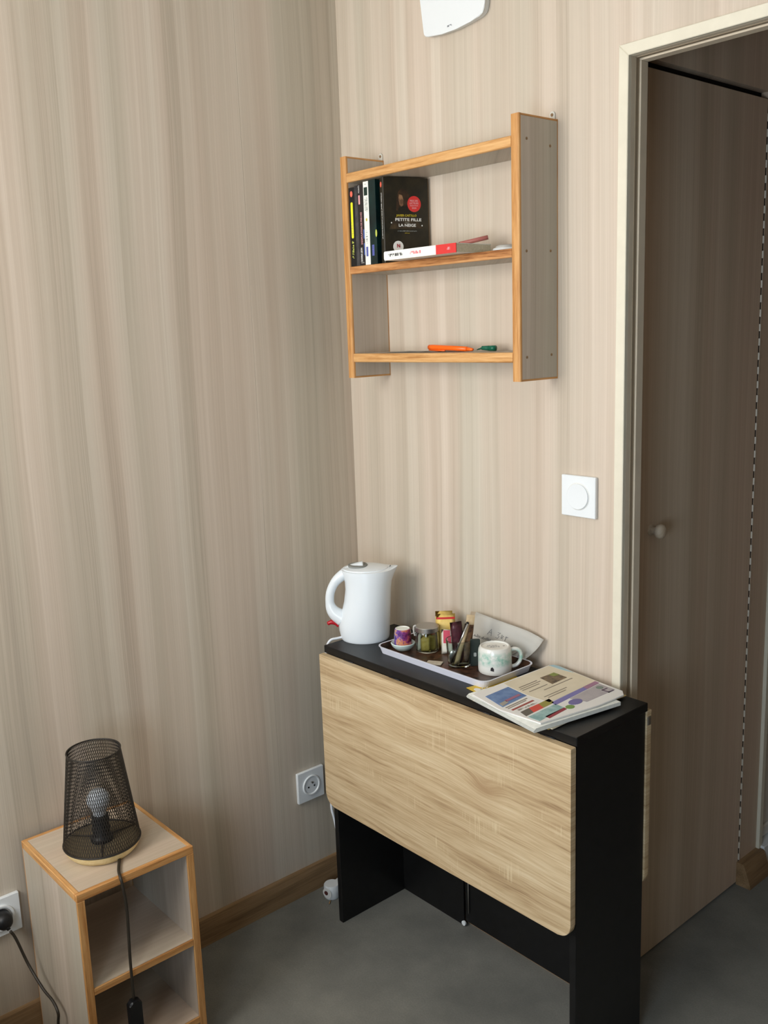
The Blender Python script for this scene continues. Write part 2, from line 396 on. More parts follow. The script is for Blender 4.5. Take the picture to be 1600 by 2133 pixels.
# white unit high on the back wall
u = thing('wall_unit', 'white plastic unit with rounded lower corners high on the back wall', 'wall unit', (.403, 0, 2.19))
o2 = [(-.0857, -.0977), (-.0840, -.1030), (-.0798, -.1072), (-.071, -.1100), (-.0303, -.1140), (.0121, -.1140), (.0533, -.1098), (.0780, -.1055), (.0865, -.1010), (.0915, -.0930), (.0935, -.0820), (.098, .08), (.09, .098), (.07, .104), (-.08, .104), (-.098, .097), (-.102, .08), (-.0933, -.031)]
prism('housing', [(x*.97, z*.97) for x, z in o2], 'y', -.015, -.001, M_wmatte, u)
prism('front_cover', o2, 'y', -.0185, -.015, M_white, u, bev=.0014)
lettering('logo', (-.0045, -.0185, -.1030), (1, 0, 0), (0, 0, 1), .016, .0036, M_ink, u, 2)

# ------------------------------------------------------------------ switches and sockets
def plate(bm_parent, face, s=.0846): pass
sw = thing('light_switch', 'white square light switch with round rocker beside the doorway', 'switch', (.7258, 0, 1.1213))
prism('cover_plate', rrect(-.0423, -.0423, .0423, .0423, .002, 3), 'y', -.0095, -.0005, M_white, sw, bev=.0012)
def disc(name, r, d0, d1, m, parent, c=(0, 0), axis='y', n=40, dish=0.):
    bm = bmesh.new()
    prof = [(r, 0), (r, d1-d0-.0008), (r-.0008, d1-d0), (r*.55, d1-d0-dish), (0, d1-d0-dish)]
    lathe_bm(bm, prof, n)
    o = link(name, bm, m, parent, auto=math.radians(35))
    if axis == 'y': o.rotation_euler = (math.pi/2, 0, 0); o.location = (c[0], -d0, c[1])
    else: o.rotation_euler = (0, math.pi/2, 0); o.location = (d0, c[0], c[1])
    return o
disc('rocker_ring', .0285, .0090, .0103, M_wmatte, sw)
disc('rocker', .0265, .0095, .0135, M_white, sw, dish=.001)
def socket(label, y, z, holes=True):
    t = thing('wall_socket', label, 'socket', (0, y, z))
    prism('cover_plate', rrect(-.0423, -.0423, .0423, .0423, .002, 3), 'x', .0005, .0095, M_white, t, bev=.0012)
    if holes:
        # raised collar around a recessed face with two holes and the earth pin
        lo = link('collar', lathe_bm(bmesh.new(), [(.0215, 0), (.0272, 0), (.0272, .0035), (.0258, .0045), (.0235, .0040), (.0215, .001)], 40, close=True), M_white, t, auto=math.radians(40))
        lo.rotation_euler = (0, math.pi/2, 0); lo.location = (.0090, 0, 0)
        f = disc('socket_face', .0222, .0085, .0108, M_white, t, axis='x')
        for k in (-1, 1):
            h = lathe('hole', [(0, 0), (.0026, 0), (.0026, .0004), (0, .0004)], M_blk, f, 12); h.location = (.004, k*.0095, .0023)
        pn = lathe('earth_pin', [(0, 0), (.0024, 0), (.0024, .006), (0, .007)], M_steel, f, 12); pn.location = (-.0085, 0, .002)
    else:
        lo = link('collar', lathe_bm(bmesh.new(), [(.0215, 0), (.0285, 0), (.0285, .0050), (.0270, .006), (.0235, .0055), (.0215, .001)], 40, close=True), M_white, t, auto=math.radians(40))
        lo.rotation_euler = (0, math.pi/2, 0); lo.location = (.0090, 0, 0)
        disc('socket_face', .0222, .0085, .0100, M_wmatte, t, axis='x')
    return t
socket('white wall socket with empty holes beside the folding table', -.1990, .2985)
socket('white wall socket with a black plug in it beside the nightstand', -1.0081, .2937, False)

# ------------------------------------------------------------------ hanging book shelf
HX0, HX1, HD, HZ0, HZ1, HT = .1345, .667, .1163, 1.3582, 1.8561, .0205
sh = thing('wall_shelf', 'three-board wall shelf in pale laminate with orange oak edging', 'shelf', ((HX0+HX1)/2, 0, HZ0))
OX = (HX0+HX1)/2; HH = HZ1-HZ0
for s in (-1, 1):
    xc = s*((HX1-HX0)/2-HT/2)
    x0, x1 = xc-HT/2, xc+HT/2
    sp_ = box('side_panel', (x0, -HD+.006, .004), (x1, -.003, HH-.004), M_lam, sh)
    prism('edge_band', rrect(x0, -HD, x1, -HD+.006, (.003, .003, 0, 0), 3), 'z', 0, HH, M_oak, sp_)
    box('edge_band', (x0, -HD+.006, HH-.004), (x1, -.003, HH), M_oaky, sp_, .0006); box('edge_band', (x0, -HD+.006, 0), (x1, -.003, .004), M_oaky, sp_, .0006)
    box('edge_band', (x0, -.003, 0), (x1, -.0005, HH), M_oak, sp_)
    if s == 1:
        for yy, zz in ((-.0937, 1.8122), (-.0242, 1.8050), (-.0956, 1.6070), (-.0231, 1.6090), (-.0961, 1.4050), (-.0205, 1.4070)):
            c = lathe('screw_cap', [(0, 0), (.0028, 0), (.0028, .0005), (0, .0006)], M_base, sp_, 12); c.rotation_euler = (0, math.pi/2, 0); c.location = (x1, yy, zz-HZ0)
    # hanger eyelet on top of the back edge
    hm = bmesh.new()
    prof = [(-.0065, -.012), (.0065, -.012), (.0065, .010)]+[(.0065*math.cos(math.radians(a)), .010+.0065*math.sin(math.radians(a))) for a in range(20, 180, 20)]+[(-.0065, .010)]
    h = prism('hanger', prof, 'y', -.0028, -.0008, MATS['hanger_pale'] if 'hanger_pale' in MATS else mat('hanger_pale', (206, 204, 194), .4), sh); h.location = (xc-s*.002, 0, HH)
    hh = lathe('screw', [(0, 0), (.0032, 0), (.0028, .0014), (0, .0016)], M_base, h, 12); hh.rotation_euler = (math.pi/2, 0, 0); hh.location = (0, -.0028, .010)
for zt, zb in ((1.8191, 1.7985), (1.6132, 1.5960), (1.4152, 1.3950)):
    x0, x1 = -(HX1-HX0)/2+HT, (HX1-HX0)/2-HT
    b = box('shelf_board', (x0, -HD+.007, zb-HZ0), (x1, -.001, zt-HZ0), M_lam, sh)
    prism('edge_band', rrect(-HD+.001, zb-HZ0, -HD+.007, zt-HZ0, (.003, 0, 0, .003), 3), 'x', x0, x1, M_oakd if zt == 1.6132 else M_oakx, b)
ZA2, ZA3 = 1.6132, 1.4152

# ------------------------------------------------------------------ books
M_bblack = mat('cover_black', (20, 20, 22), .35)
M_bgrey = mottled('cover_dark_grey', (30, 30, 34), (84, 82, 82), 38, .4)
M_bblk2 = mat('cover_brown_black', (34, 29, 31), .4)
M_bwhite = mat('cover_white', (232, 233, 226), .4)
M_bteal = mottled('cover_teal_black', (8, 14, 16), (16, 50, 48), 16, .3)
M_bfront = mottled('cover_photo_dark', (14, 20, 18), (48, 42, 30), 22, .3)
M_pages = mottled('page_edges', (196, 186, 158), (214, 204, 178), 200, .8)
M_orange = mat('print_orange', (236, 108, 88), .5); M_yel = mat('print_yellow', (240, 240, 40), .5)
M_pink = mat('print_pink', (222, 160, 164), .5); M_wh = mat('print_white', (228, 228, 224), .5); M_gold = mat('print_gold', (190, 178, 90), .5)
M_blue = mat('print_blue', (96, 104, 178), .5); M_gyel = mat('print_ochre', (178, 160, 40), .5); M_redp = mat('print_red', (206, 52, 50), .45)
M_redn = mat('print_dark_red', (160, 28, 44), .5); M_skin = mottled('print_skin', (70, 48, 36), (158, 120, 88), 70, .5); M_hair = mottled('print_hair', (22, 18, 14), (66, 44, 26), 60, .5)
M_coat = mottled('print_coat', (32, 24, 20), (70, 56, 34), 60, .5); M_gtxt = mat('print_grey', (150, 154, 150), .6); M_green = mat('print_darkgreen', (20, 44, 38), .5)
M_rtxt = mat('print_rose', (226, 110, 120), .5); M_yg = mat('print_yellowgreen', (186, 196, 90), .5); M_bl2 = mat('print_light_blue', (86, 110, 186), .5)
def book(name, label, x0, x1, h, depth, m, y0=-.113, rz=0, group='paperbacks standing on the middle board', pivot=None):
    t = thing(name, label, 'book', (x0 if pivot is None else pivot[0], y0 if pivot is None else pivot[1], ZA2+.0002), rz, group)
    w = x1-x0
    # cover: spine + two boards, page block recessed
    box('spine', (0, 0, 0), (w, .0012, h), m, t, .0004)
    box('cover_board', (0, .0012, 0), (.0009, depth, h), m, t); box('cover_board', (w-.0009, .0012, 0), (w, depth, h), m, t)
    box('page_block', (.0009, .0012, .0008), (w-.0009, depth-.001, h-.0008), M_pages, t)
    return t, w
UPX, UPY = (0, 0, 1), (-1, 0, 0)
def spine_txt(t, body, x, z, size, m, length=None, bold=0., nm='spine_lettering'):
    return text(nm, body, size, (x, 0, z), UPX, UPY, m, t, bold=bold, maxw=length)
def patch(t, name, x0, z0, x1, z1, m, r=0., y=-.0003):
    pts = rrect(x0, z0, x1, z1, r, 5) if r else [(x0, z0), (x1, z0), (x1, z1), (x0, z1)]
    return prism(name, pts, 'y', y, .0002, m, t)
def oval(t, name, x, z, rx, rz_, m):
    return prism(name, [(x+rx*math.cos(a*math.pi/12), z+rz_*math.sin(a*math.pi/12)) for a in range(24)], 'y', -.0003, .0002, m, t)
t, w = book('paperback_book', 'black paperback with a long yellow stripe on its spine', .1575, .1775, .173, .108, M_bblack)
oval(t, 'publisher_mark', w*.5, .159, .0042, .0065, M_orange)
patch(t, 'spine_stripe', w*.32, .062, w*.68, .141, M_yel, .003)
lettering('spine_lettering', (w*.5, 0, .083), UPX, UPY, .030, .0045, M_gold, t, 3); lettering('spine_lettering', (w*.5, 0, .038), UPX, UPY, .040, .0065, M_yg, t, 4)
t, w = book('paperback_book', 'thin dark grey paperback with a smoky spine, next to yellow striped one', .1780, .1885, .175, .108, M_bgrey)
t, w = book('paperback_book', 'brownish black paperback with white spine lettering beside the white book', .1890, .2085, .176, .108, M_bblk2)
spine_txt(t, 'POINTS', w*.28, .166, .006, M_wh, .016); patch(t, 'spine_label', w*.16, .1335, w*.42, .153, M_pink)
spine_txt(t, 'DISSIMULATION DE PREUVES', w*.55, .081, .0072, M_pink, .070, .01); spine_txt(t, 'DONNA LEON', w*.42, .0235, .0085, M_wh, .030, .02)
text('publisher_name', 'POINTS', .003, (w*.55, 0, .0055), (1, 0, 0), (0, 0, 1), M_wh, t)
patch(t, 'cover_print', w*.86, .058, w*.995, .078, M_bl2); patch(t, 'cover_print', w*.88, .022, w*.995, .048, M_bl2)
t, w = book('paperback_book', 'white paperback with a green picture at the top of its spine', .2090, .2265, .180, .108, M_bwhite)
patch(t, 'spine_picture', w*.16, .1500, w*.82, .1675, M_green); lettering('volume_number', (w*.5, 0, .174), (1, 0, 0), (0, 0, 1), .005, .0022, M_gtxt, t, 5)
lettering('spine_lettering', (w*.36, 0, .131), UPX, UPY, .026, .004, M_gtxt, t, 6); lettering('spine_lettering', (w*.66, 0, .131), UPX, UPY, .032, .004, M_gtxt, t, 7); oval(t, 'spine_dot', w*.5, .098, .0028, .0034, M_gold)
lettering('spine_lettering', (w*.45, 0, .062), UPX, UPY, .030, .006, M_gtxt, t, 8)
patch(t, 'publisher_label', w*.24, .0185, w*.62, .0395, M_blue); spine_txt(t, 'POCKET', w*.43, .029, .0055, M_wh, .019)
t, w = book('paperback_book', 'glossy teal and black paperback with a blue label low on its spine', .2270, .2500, .181, .108, M_bteal)
patch(t, 'publisher_label', w*.30, .0185, w*.60, .0420, M_blue); spine_txt(t, 'POCKET', w*.45, .030, .0055, M_wh, .021); oval(t, 'spine_print', w*.97, .066, .0028, .008, M_yg)
# rotated thriller showing its front cover
TH = math.atan2(-(.311-.277), .109)
bx, by = .277, -.1135; bw = .0185
px, py = bx-bw*math.cos(TH), by-bw*math.sin(TH)
t, w = book('paperback_book', 'dark thriller showing its cover with a round red sticker', 0, bw, .1815, .109, M_bfront, rz=TH, pivot=(px, py))
oval(t, 'publisher_mark', w*.42, .167, .0035, .0060, M_orange)
spine_txt(t, 'JAVIER CASTILLO', w*.5, .132, .0065, M_wh, .036, .015); spine_txt(t, 'LA PETITE FILLE SOUS LA NEIGE', w*.55, .082, .0062, M_wh, .060, .01)
CX, CYd = (0, 1, 0), (0, 0, 1)          # cover reads along +y, faces +x
def ctext(body, y, z, size, m, width=None, bold=0.): return text('cover_lettering', body, size, (w, y, z), CX, CYd, m, t, maxw=width, bold=bold, lift=.0009)
def cshape(name, pts, m, d=.0004): return prism(name, pts, 'x', w-.0002, w+d, m, t)
def cell(y, z, ry, rz_, a0=0, a1=360, n=24): return [(y+ry*math.cos(math.radians(a0+(a1-a0)*i/n)), z+rz_*math.sin(math.radians(a0+(a1-a0)*i/n))) for i in range(n)]
cshape('cover_figure_coat', [(.012, .072), (.028, .098), (.040, .104), (.058, .102), (.078, .094), (.095, .074)], M_coat, .0003)
cshape('cover_figure_hair', [(.030, .112), (.0330, .138), (.0365, .152), (.044, .158), (.054, .156), (.0620, .146), (.0660, .130), (.0640, .116), (.056, .108)], M_hair, .0004); cshape('cover_figure_face', [(.0375, .146), (.0365, .134), (.0385, .124), (.0430, .1195), (.0475, .1230), (.0485, .134), (.0455, .1440)], M_skin, .0006)
cshape('cover_figure_scarf', [(.034, .100), (.036, .118), (.048, .122), (.058, .117), (.060, .098)], M_bfront, .0007)
cshape('round_sticker', cell(.0745, .126, .0165, .0170, n=36), M_redp, .0007)
for body, z, s, wd in (('PRIX DES', .1325, .0055, .020), ('LECTEURS', .1272, .0055, .022), ('SELECTION', .1222, .0035, .020), ('2024', .1172, .005, .011)): ctext(body, .0740, z, s, M_pink, wd, .02)
ctext('JAVIER CASTILLO', .055, .1010, .0062, M_gyel, .050, .03); ctext('PETITE FILLE', .059, .0920, .0085, M_wh, .064, .02); ctext('SOUS', .056, .0855, .003, M_gtxt, .010)
ctext('LA NEIGE', .056, .0800, .0085, M_wh, .042, .02); lettering('cover_lettering', (w, .056, .0680), CX, CYd, .048, .0020, M_gtxt, t, 9, .0009); lettering('cover_lettering', (w, .056, .0635), CX, CYd, .012, .0018, M_gyel, t, 10, .0009)
for y_, z_ in ((.018, .0855), (.093, .0800)): cshape('cover_light', cell(y_, z_, .0013, .0016, n=10), M_wh)
cshape('round_badge', cell(.033, .0345, .0125, .0125, n=32), M_wh, .0005)
text('badge_letter', 'N', .011, (w, .033, .036), CX, CYd, M_redn, t, bold=.03, lift=.0013)
# book lying flat
t = thing('paperback_book', 'white and red paperback lying flat across the middle board', 'book', (.322, -.157, ZA2+.0003), 0)
L, D, TH_ = .216, .103, .0185
prism('spine_white', rrect(0, 0, .159, TH_, (.004, 0, 0, .004), 4), 'y', 0, .0015, M_bwhite, t)
box('spine_red', (.159, 0, 0), (L, .0015, TH_), M_redp, t)
box('cover_board', (0, .0015, 0), (L, D, .001), M_bwhite, t); box('cover_board', (0, .0015, TH_-.001), (L, D, TH_), M_bwhite, t)
box('page_block', (.001, .0015, .001), (L-.0005, D-.001, TH_-.001), M_pages, t)
lettering('spine_lettering', (.0385, 0, .0098), (1, 0, 0), (0, 0, 1), .047, .0058, M_inkd, t, 11)
lettering('spine_lettering', (.099, 0, .0098), (1, 0, 0), (0, 0, 1), .032, .0060, M_rtxt, t, 12)
lettering('publisher_mark', (.196, 0, .0095), (1, 0, 0), (0, 0, 1), .009, .0055, M_pink, t, 13)
# small things on the middle board
t = thing('plastic_lid', 'small white rimmed clear plastic lid beside the flat book', 'lid', (.5715, -.0425, ZA2+.0002))
lathe('rim', [(0, 0), (.026, 0), (.029, .0015), (.030, .006), (.028, .0085), (.024, .0088), (.024, .0065), (0, .0065)], M_white, t, 32)
lathe('dome', [(.0238, .0088), (.0235, .012), (.020, .0145), (0, .0155), (0, .0148), (.0195, .0138), (.0226, .0118), (.0228, .0088)], mat('milky_plastic', (208, 206, 200), .15, trans=.35, ior=1.2), t, 32)
t = thing('red_pen', 'dull red pen lying tilted on the flat book behind the lid', 'pen', (.4750, -.098, ZA2+TH_+.0006))
tube('barrel', [(.012, .006, .0042), (.036, .022, .0085), (.0600, .0380, .0135)], [.0040, .0045, .0045], mat('pen_dull_red', (176, 106, 98), .4), t, 10)
tube('tip', [(.002, -.0005, .0018), (.012, .006, .0042)], [.0012, .0040], MATS['pen_dull_red'], t, 10)
# bottom board
t = thing('paper_slip', 'thin white paper slip on the bottom board under the orange marker', 'paper', (.2316, -.100, ZA3+.0002))
bm = bmesh.new(); n = 10
for i in range(n+1):
    x = .215*i/n; z = .0006+.0012*math.sin(i*1.3)**2
    for y_ in (.012, .075): bm.verts.new((x, y_+.02*(x/.215), z))
bm.verts.ensure_lookup_table()
for i in range(n): bm.faces.new((bm.verts[2*i], bm.verts[2*i+2], bm.verts[2*i+3], bm.verts[2*i+1]))
bmesh.ops.solidify(bm, geom=bm.faces[:], thickness=.0003)
link('sheet', bm, M_paper, t, smooth=True)
M_org = mat('orange_plastic', (250, 108, 22), .35)
t = thing('orange_marker', 'bright orange felt marker lying on the bottom board', 'marker', (.335, -.040, ZA3+.0030))
d = Vector((.5015-.335, -.035, -.0010))
P0 = Vector((0, 0, .0072))
tube('barrel', [P0, P0+d*.08, P0+d*.5+Vector((0, 0, -.0015)), P0+d*.88+Vector((0, 0, -.003))], [.0058, .0060, .0056, .0050], M_org, t, 14)
tube('cap_end', [P0+d*.88+Vector((0, 0, -.003)), P0+d+Vector((0, 0, -.004))], [.0048, .0026], M_org, t, 12)
tube('clip', [P0+d*.02+Vector((0, -.004, -.0062)), P0+d*.40+Vector((0, -.004, -.0070))], .0015, M_org, t, 8)
t = thing('green_marker', 'short dark green capped marker right of the orange one', 'marker', (.4930, -.050, ZA3+.0004))
M_grn = mat('green_plastic', (14, 98, 74), .3)
tube('barrel', [(.010, .0025, .0070), (.030, .007, .0060)], [.0044, .0056], mat('green_clear', (50, 120, 96), .2, trans=.3, ior=1.2), t, 12); tube('cap', [(.028, .0065, .0062), (.042, .010, .0060)], .0058, M_grn, t, 12)
tube('nib', [(-.003, 0, .0035), (.010, .0025, .0068)], [.0008, .0026], M_grn, t, 8)

# ------------------------------------------------------------------ folding table
TX0, TX1, TY0, TY1, TZ = .1652, .9092, -.0262, -.2515, .734
tb = thing('folding_table', 'black folding table with hanging oak leaves against the back wall', 'table', (TX0, TY1, 0))
W_, D_ = TX1-TX0, TY0-TY1; ST = .018
box('tabletop', (0, 0, TZ-ST), (W_, D_, TZ), M_black, tb, .0012)
LZ1, LZ0 = TZ-ST-.0004, .3305
lf = prism('drop_leaf', rrect(-.0004, LZ0-.3305, W_-.0016, LZ1-.3305, (.030, .030, .001, .001), 8), 'y', -.0150, -.0005, M_sonoma, tb, bev=.0008); lf.location.z = .3305
lf2 = prism('drop_leaf', rrect(-.0004, 0, W_-.0016, LZ1-.3305, (.030, .030, .001, .001), 8), 'y', D_+.0005, D_+.0145, M_sonoma, tb, bev=.0008); lf2.location.z = .3305
for xx in (.075, .235, .50, .66): tube('hinge', [(xx, -.0008, LZ1+.0012), (xx+.035, -.0008, LZ1+.0012)], .0016, M_blk, tb, 8)
box('side_panel', (.0006, .006, 0), (.0156, D_-.001, TZ-ST), M_black, tb, .0008)
box('side_panel', (W_-.0198, .006, 0), (W_-.0048, D_-.001, TZ-ST), M_black, tb, .0008)
YB = -.0362-TY1      # front face of the back frame
box('back_rail', (.2390, YB+.004, .0145), (W_-.0198, D_-.001, .18), M_black, tb, .0006)
box('back_panel', (.0156, YB+.006, .18), (W_-.0198, D_-.001, TZ-ST), M_black, tb)
gt = box('gate_leg', (.0160, YB, .002), (.2365, YB+.0052, .64), M_black, tb, .0006)
tube('hinge_rod', [(.2540-.0015, YB+.0015, .0418), (.2540-.0015, YB+.0015, .17)], .0021, M_steel, tb, 10)
fg = lathe('foot_glide', [(0, 0), (.0062, 0), (.0062, .004), (0, .0045)], M_white, tb, 16); fg.rotation_euler = (math.pi/2, 0, 0); fg.location = (.2375, YB+.001, .0095)
hd = box('leaf_bracket', (W_-.0035, D_+.001, LZ1-.03), (W_+.0005, D_+.012, LZ1-.012), M_steel, tb, .001)

# ------------------------------------------------------------------ kettle
K = thing('electric_kettle', 'white plastic electric kettle with red switch on the black table', 'kettle', (.1884+.006, -.1492+.004, TZ), YAW)
def kx(px, py): h = (1327-py)/823; return (px-756+33*h)/854, h
lev = [(-.0020, -.0575, .0565, .052), (.0, -.0590, .0580, .053), (.004, -.0598, .0588, .054), (.02, -.0635, .0598, .056), (.04, -.0640, .0608, .0565), (.06, -.0570, .0622, .0565), (.09, -.0490, .0640, .056), (.12, -.0445, .0655, .055),
       (.14, -.0450, .0672, .054), (.155, -.0480, .0700, .053), (.166, -.0520, .0725, .052), (.1705, -.0525, .0730, .0515)]
bm = bmesh.new(); N = 56; rings = []
for h, xa, xb, b in lev:
    xc, a = (xa+xb)/2, (xb-xa)/2; ring = []
    sp = max(0, (h-.13)/.045)**1.6*.013
    for i in range(N):
        th = 2*math.pi*i/N; c, s = math.cos(th), math.sin(th)
        dth = (th+math.pi) % (2*math.pi)-math.pi
        g = math.exp(-(dth/.30)**2)
        ring.append(bm.verts.new((xc+a*c+sp*g, b*s*(1-.12*g*(sp > 0)), h+.002+(.006*g*sp/.013 if sp > .001 else 0))))
    rings.append(ring)
for A, B in zip(rings, rings[1:]):
    for i in range(N): bm.faces.new((A[i], A[(i+1) % N], B[(i+1) % N], B[i]))
bm.faces.new(rings[0][::-1])
# top: inner lip then a gentle dome for the lid
body_top = rings[-1]
inner = []
for v in body_top:
    xc = .010
    inner.append(bm.verts.new((xc+(v.co.x-xc)*.93, v.co.y*.93, v.co.z+.0012)))
for i in range(N): bm.faces.new((body_top[i], body_top[(i+1) % N], inner[(i+1) % N], inner[i]))
bm.faces.new(inner)
link('body', bm, M_kettle, K, auto=math.radians(50))
bm = bmesh.new(); rr = []
for k, (f, dz) in enumerate(((.915, .0), (.905, .0022), (.75, .0048), (.5, .0066), (.25, .0076))):
    ring = []
    for i in range(N):
        th = 2*math.pi*i/N; c, s = math.cos(th), math.sin(th)
        ring.append(bm.verts.new((.006+.060*f*c, .0505*f*s, .1735+dz)))
    rr.append(ring)
for A, B in zip(rr, rr[1:]):
    for i in range(N): bm.faces.new((A[i], A[(i+1) % N], B[(i+1) % N], B[i]))
bm.faces.new(rr[-1]); bm.faces.new(rr[0][::-1])
lid = link('lid', bm, M_kettle, K, auto=math.radians(50))
prism('lid_window', [(-.009+.027*math.cos(a*math.pi/14)*(1 if math.cos(a*math.pi/14) < 0 else .75), .026*math.sin(a*math.pi/14)) for a in range(28)], 'z', .1780, .1834, M_lidgrey, lid, bev=.0008)
tube('spout_grille', [(.064, -.012, .1785), (.066, -.005, .1790)], .0016, M_lidgrey, K, 6)
hp = [(752, 1184), (730, 1187.5), (711, 1195), (694, 1209), (684, 1228), (681.5, 1248), (684.5, 1263), (693, 1275), (708, 1285)]
hpts = smooth_path([(kx(x, y)[0], 0, kx(x, y)[1]) for x, y in hp], 5)
nr = len(hpts); hr = []
for i in range(nr):
    s = i/(nr-1); hr.append(.0108+.0068*max(0, 1-s/.42)+.0100*max(0, (s-.66)/.34))
hb = tube_bm(bmesh.new(), hpts, hr, 14, True, 1.0)
for v in hb.verts: v.co.y *= 1.05
link('handle', hb, M_kettle, K, smooth=True)
tube('power_switch', smooth_path([(-.064, 0, .032), (-.072, 0, .0395), (-.082, 0, .0415), (-.0915, 0, .0375)], 4), [.0055]*4+[.006]*5+[.0050]*3+[.0035], M_red, K, 10)
lathe('foot_ring', [(0, 0), (.050, 0), (.0505, .002), (0, .002)], M_wmatte, K, 40)
# kettle cord over the table's left end and down behind the leaf (world -> local)
def toloc(o, pts):
    mi = (Matrix.Translation(o.location) @ o.rotation_euler.to_matrix().to_4x4()).inverted()
    return [mi @ Vector(p) for p in pts]
kp = smooth_path([(.168, -.178, .740), (.160, -.205, .7385), (.1545, -.222, .7370), (.1500, -.2310, .722), (.1490, -.2350, .690), (.1490, -.2380, .55), (.1470, -.2380, .40), (.1450, -.2375, .3034), (.146, -.2320, .270), (.140, -.212, .18), (.110, -.175, .06), (.080, -.150, .010), (.075, -.140, .0045)], 6)
tube('cord', toloc(K, kp), .0032, M_cordw, K, 8)

# extension socket on the floor behind the table leg
E_ = thing('extension_socket', 'white extension socket lying on the floor behind the table leg', 'socket', (.064, -.172, 0), math.radians(105))
lathe('body', [(0, 0), (.019, 0), (.021, .003), (.021, .034), (.019, .037), (0, .037)], M_white, E_, 28).location = (-.022, 0, .0)
prism('neck', [(-.02, -.012), (.045, -.009), (.062, -.004), (.062, .004), (.045, .009), (-.02, .012)], 'z', .006, .031, M_white, E_, bev=.003)
sf = lathe('socket_face', [(0, 0), (.014, 0), (.014, .0006), (0, .0006)], M_wmatte, E_, 24); sf.location = (-.0425, .0, .019); sf.rotation_euler = (0, -math.pi/2, 0)
h = lathe('hole', [(0, 0), (.006, 0), (.006, .0006), (0, .0006)], mat('hole_brown', (84, 40, 36), .6), sf, 12); h.location = (0, .003, .0006)
tube('earth_wire_end', [(-.046, -.012, .004), (-.056, -.016, .0025)], .0016, mat('brass', (200, 160, 110), .35, metal=.8), E_, 8)

# ------------------------------------------------------------------ tray and what stands on it
TZT = TZ+.0002
tr_ = thing('serving_tray', 'shallow tray with brown patterned inside and white rim', 'tray', (.4665, -.1195, TZT))
def ring_rect(hx, hy, r, z, bm): return [bm.verts.new((x, y, z)) for x, y in rrect(-hx, -hy, hx, hy, r, 6)]
bm = bmesh.new()
R_ = [ring_rect(.164, .0745, .014, 0, bm), ring_rect(.170, .0800, .020, .0155, bm), ring_rect(.1725, .082, .022, .0165, bm), ring_rect(.1725, .082, .022, .0175, bm), ring_rect(.1690, .0785, .020, .0172, bm), ring_rect(.1625, .0725, .014, .0020, bm)]
n_ = len(R_[0])
for k, (A, B) in enumerate(zip(R_, R_[1:])):
    for i in range(n_):
        f = bm.faces.new((A[i], A[(i+1) % n_], B[(i+1) % n_], B[i])); f.material_index = 1 if k == 4 else 0
bm.faces.new(R_[0][::-1]); f = bm.faces.new(R_[-1]); f.material_index = 1
M_trin = mottled('tray_pattern', (24, 18, 15), (92, 60, 42), 55, .35, 300); M_trout = mat('tray_white', (214, 216, 228), .35)
link('tray_body', bm, [M_trout, M_trin], tr_)
TF = TZT+.0022
SPX = (.3313, -.1466)
t = thing('small_bowl', 'pale mint porcelain bowl under the upturned espresso cup', 'bowl', (SPX[0], SPX[1], TF))
lathe('body', [(0, 0), (.016, 0), (.0185, .002), (.026, .010), (.0285, .0165), (.0270, .0180), (.0250, .0165), (.0190, .010), (.012, .006), (0, .006)], mat('mint_porcelain', (206, 224, 220), .2, coat=.3), t, 32)
t = thing('espresso_cup', 'upturned purple and red patterned espresso cup', 'cup', (SPX[0], SPX[1], TF+.0100))
m = mat('cup_pattern', (110, 40, 90), .15, coat=.5); q = NT(m); tc = q.n('ShaderNodeTexCoord'); sx = q.n('ShaderNodeSeparateXYZ'); q.l(tc.outputs['Object'], sx.inputs[0])
side = q.math('ADD', q.math('MULTIPLY', sx.outputs[0], Rv.x*22), q.math('MULTIPLY', sx.outputs[1], Rv.y*22)); nn = q.noise(tc.outputs['Object'], 55, 3, .6)
cc = q.mix(q.math('ADD', q.math('MULTIPLY', side, 1.2), .42, True), q.ramp(nn, [(.34, (44, 36, 92)), (.5, (112, 82, 168)), (.58, (214, 160, 100)), (.66, (70, 66, 140))]), q.ramp(nn, [(.34, (70, 12, 30)), (.5, (160, 28, 54)), (.62, (206, 96, 70)), (.7, (120, 30, 80))]))
q.l(cc, q.b.inputs['Base Color'])
lathe('cup_body', [(.0185, 0), (.0208, 0), (.0212, .002), (.0196, .030), (.0182, .0405), (.0165, .0412), (.0165, .039), (.0180, .003)], m, t, 36, close=True)
lathe('foot', [(0, .0395), (.0166, .0395), (.0166, .0416), (.0150, .0420), (.0145, .0405), (0, .0405)], M_bwhite, t, 32)
# glass jar with lid
JX, JY = .3770, -.1120
t = thing('glass_jar', 'small glass jar with a metal lid on the tray', 'jar', (JX, JY, TF))
lathe('jar_body', [(0, 0), (.024, 0), (.0265, .003), (.0265, .042), (.024, .048), (.0225, .048), (.0245, .041), (.0245, .005), (.022, .003), (0, .003)], M_glass, t, 40)
lathe('jar_lid', [(0, .0475), (.0255, .0475), (.0275, .0485), (.0275, .0580), (.0262, .0595), (.022, .0590), (0, .0580)], M_steel, t, 40)
tube('lid_clip', smooth_path([(-.0270*Rv.x-.001, -.0270*Rv.y, .036), (-.0305*Rv.x, -.0305*Rv.y, .046), (-.0300*Rv.x, -.0300*Rv.y, .058), (-.0250*Rv.x, -.0250*Rv.y, .0605)], 4), .0022, MATS['milky_plastic'], t, 8)
M_tea = mottled('tea_sachet_yellow', (166, 140, 52), (206, 184, 96), 60, .6); M_tea2 = mottled('tea_sachet_pale', (206, 204, 190), (226, 222, 210), 60, .6)
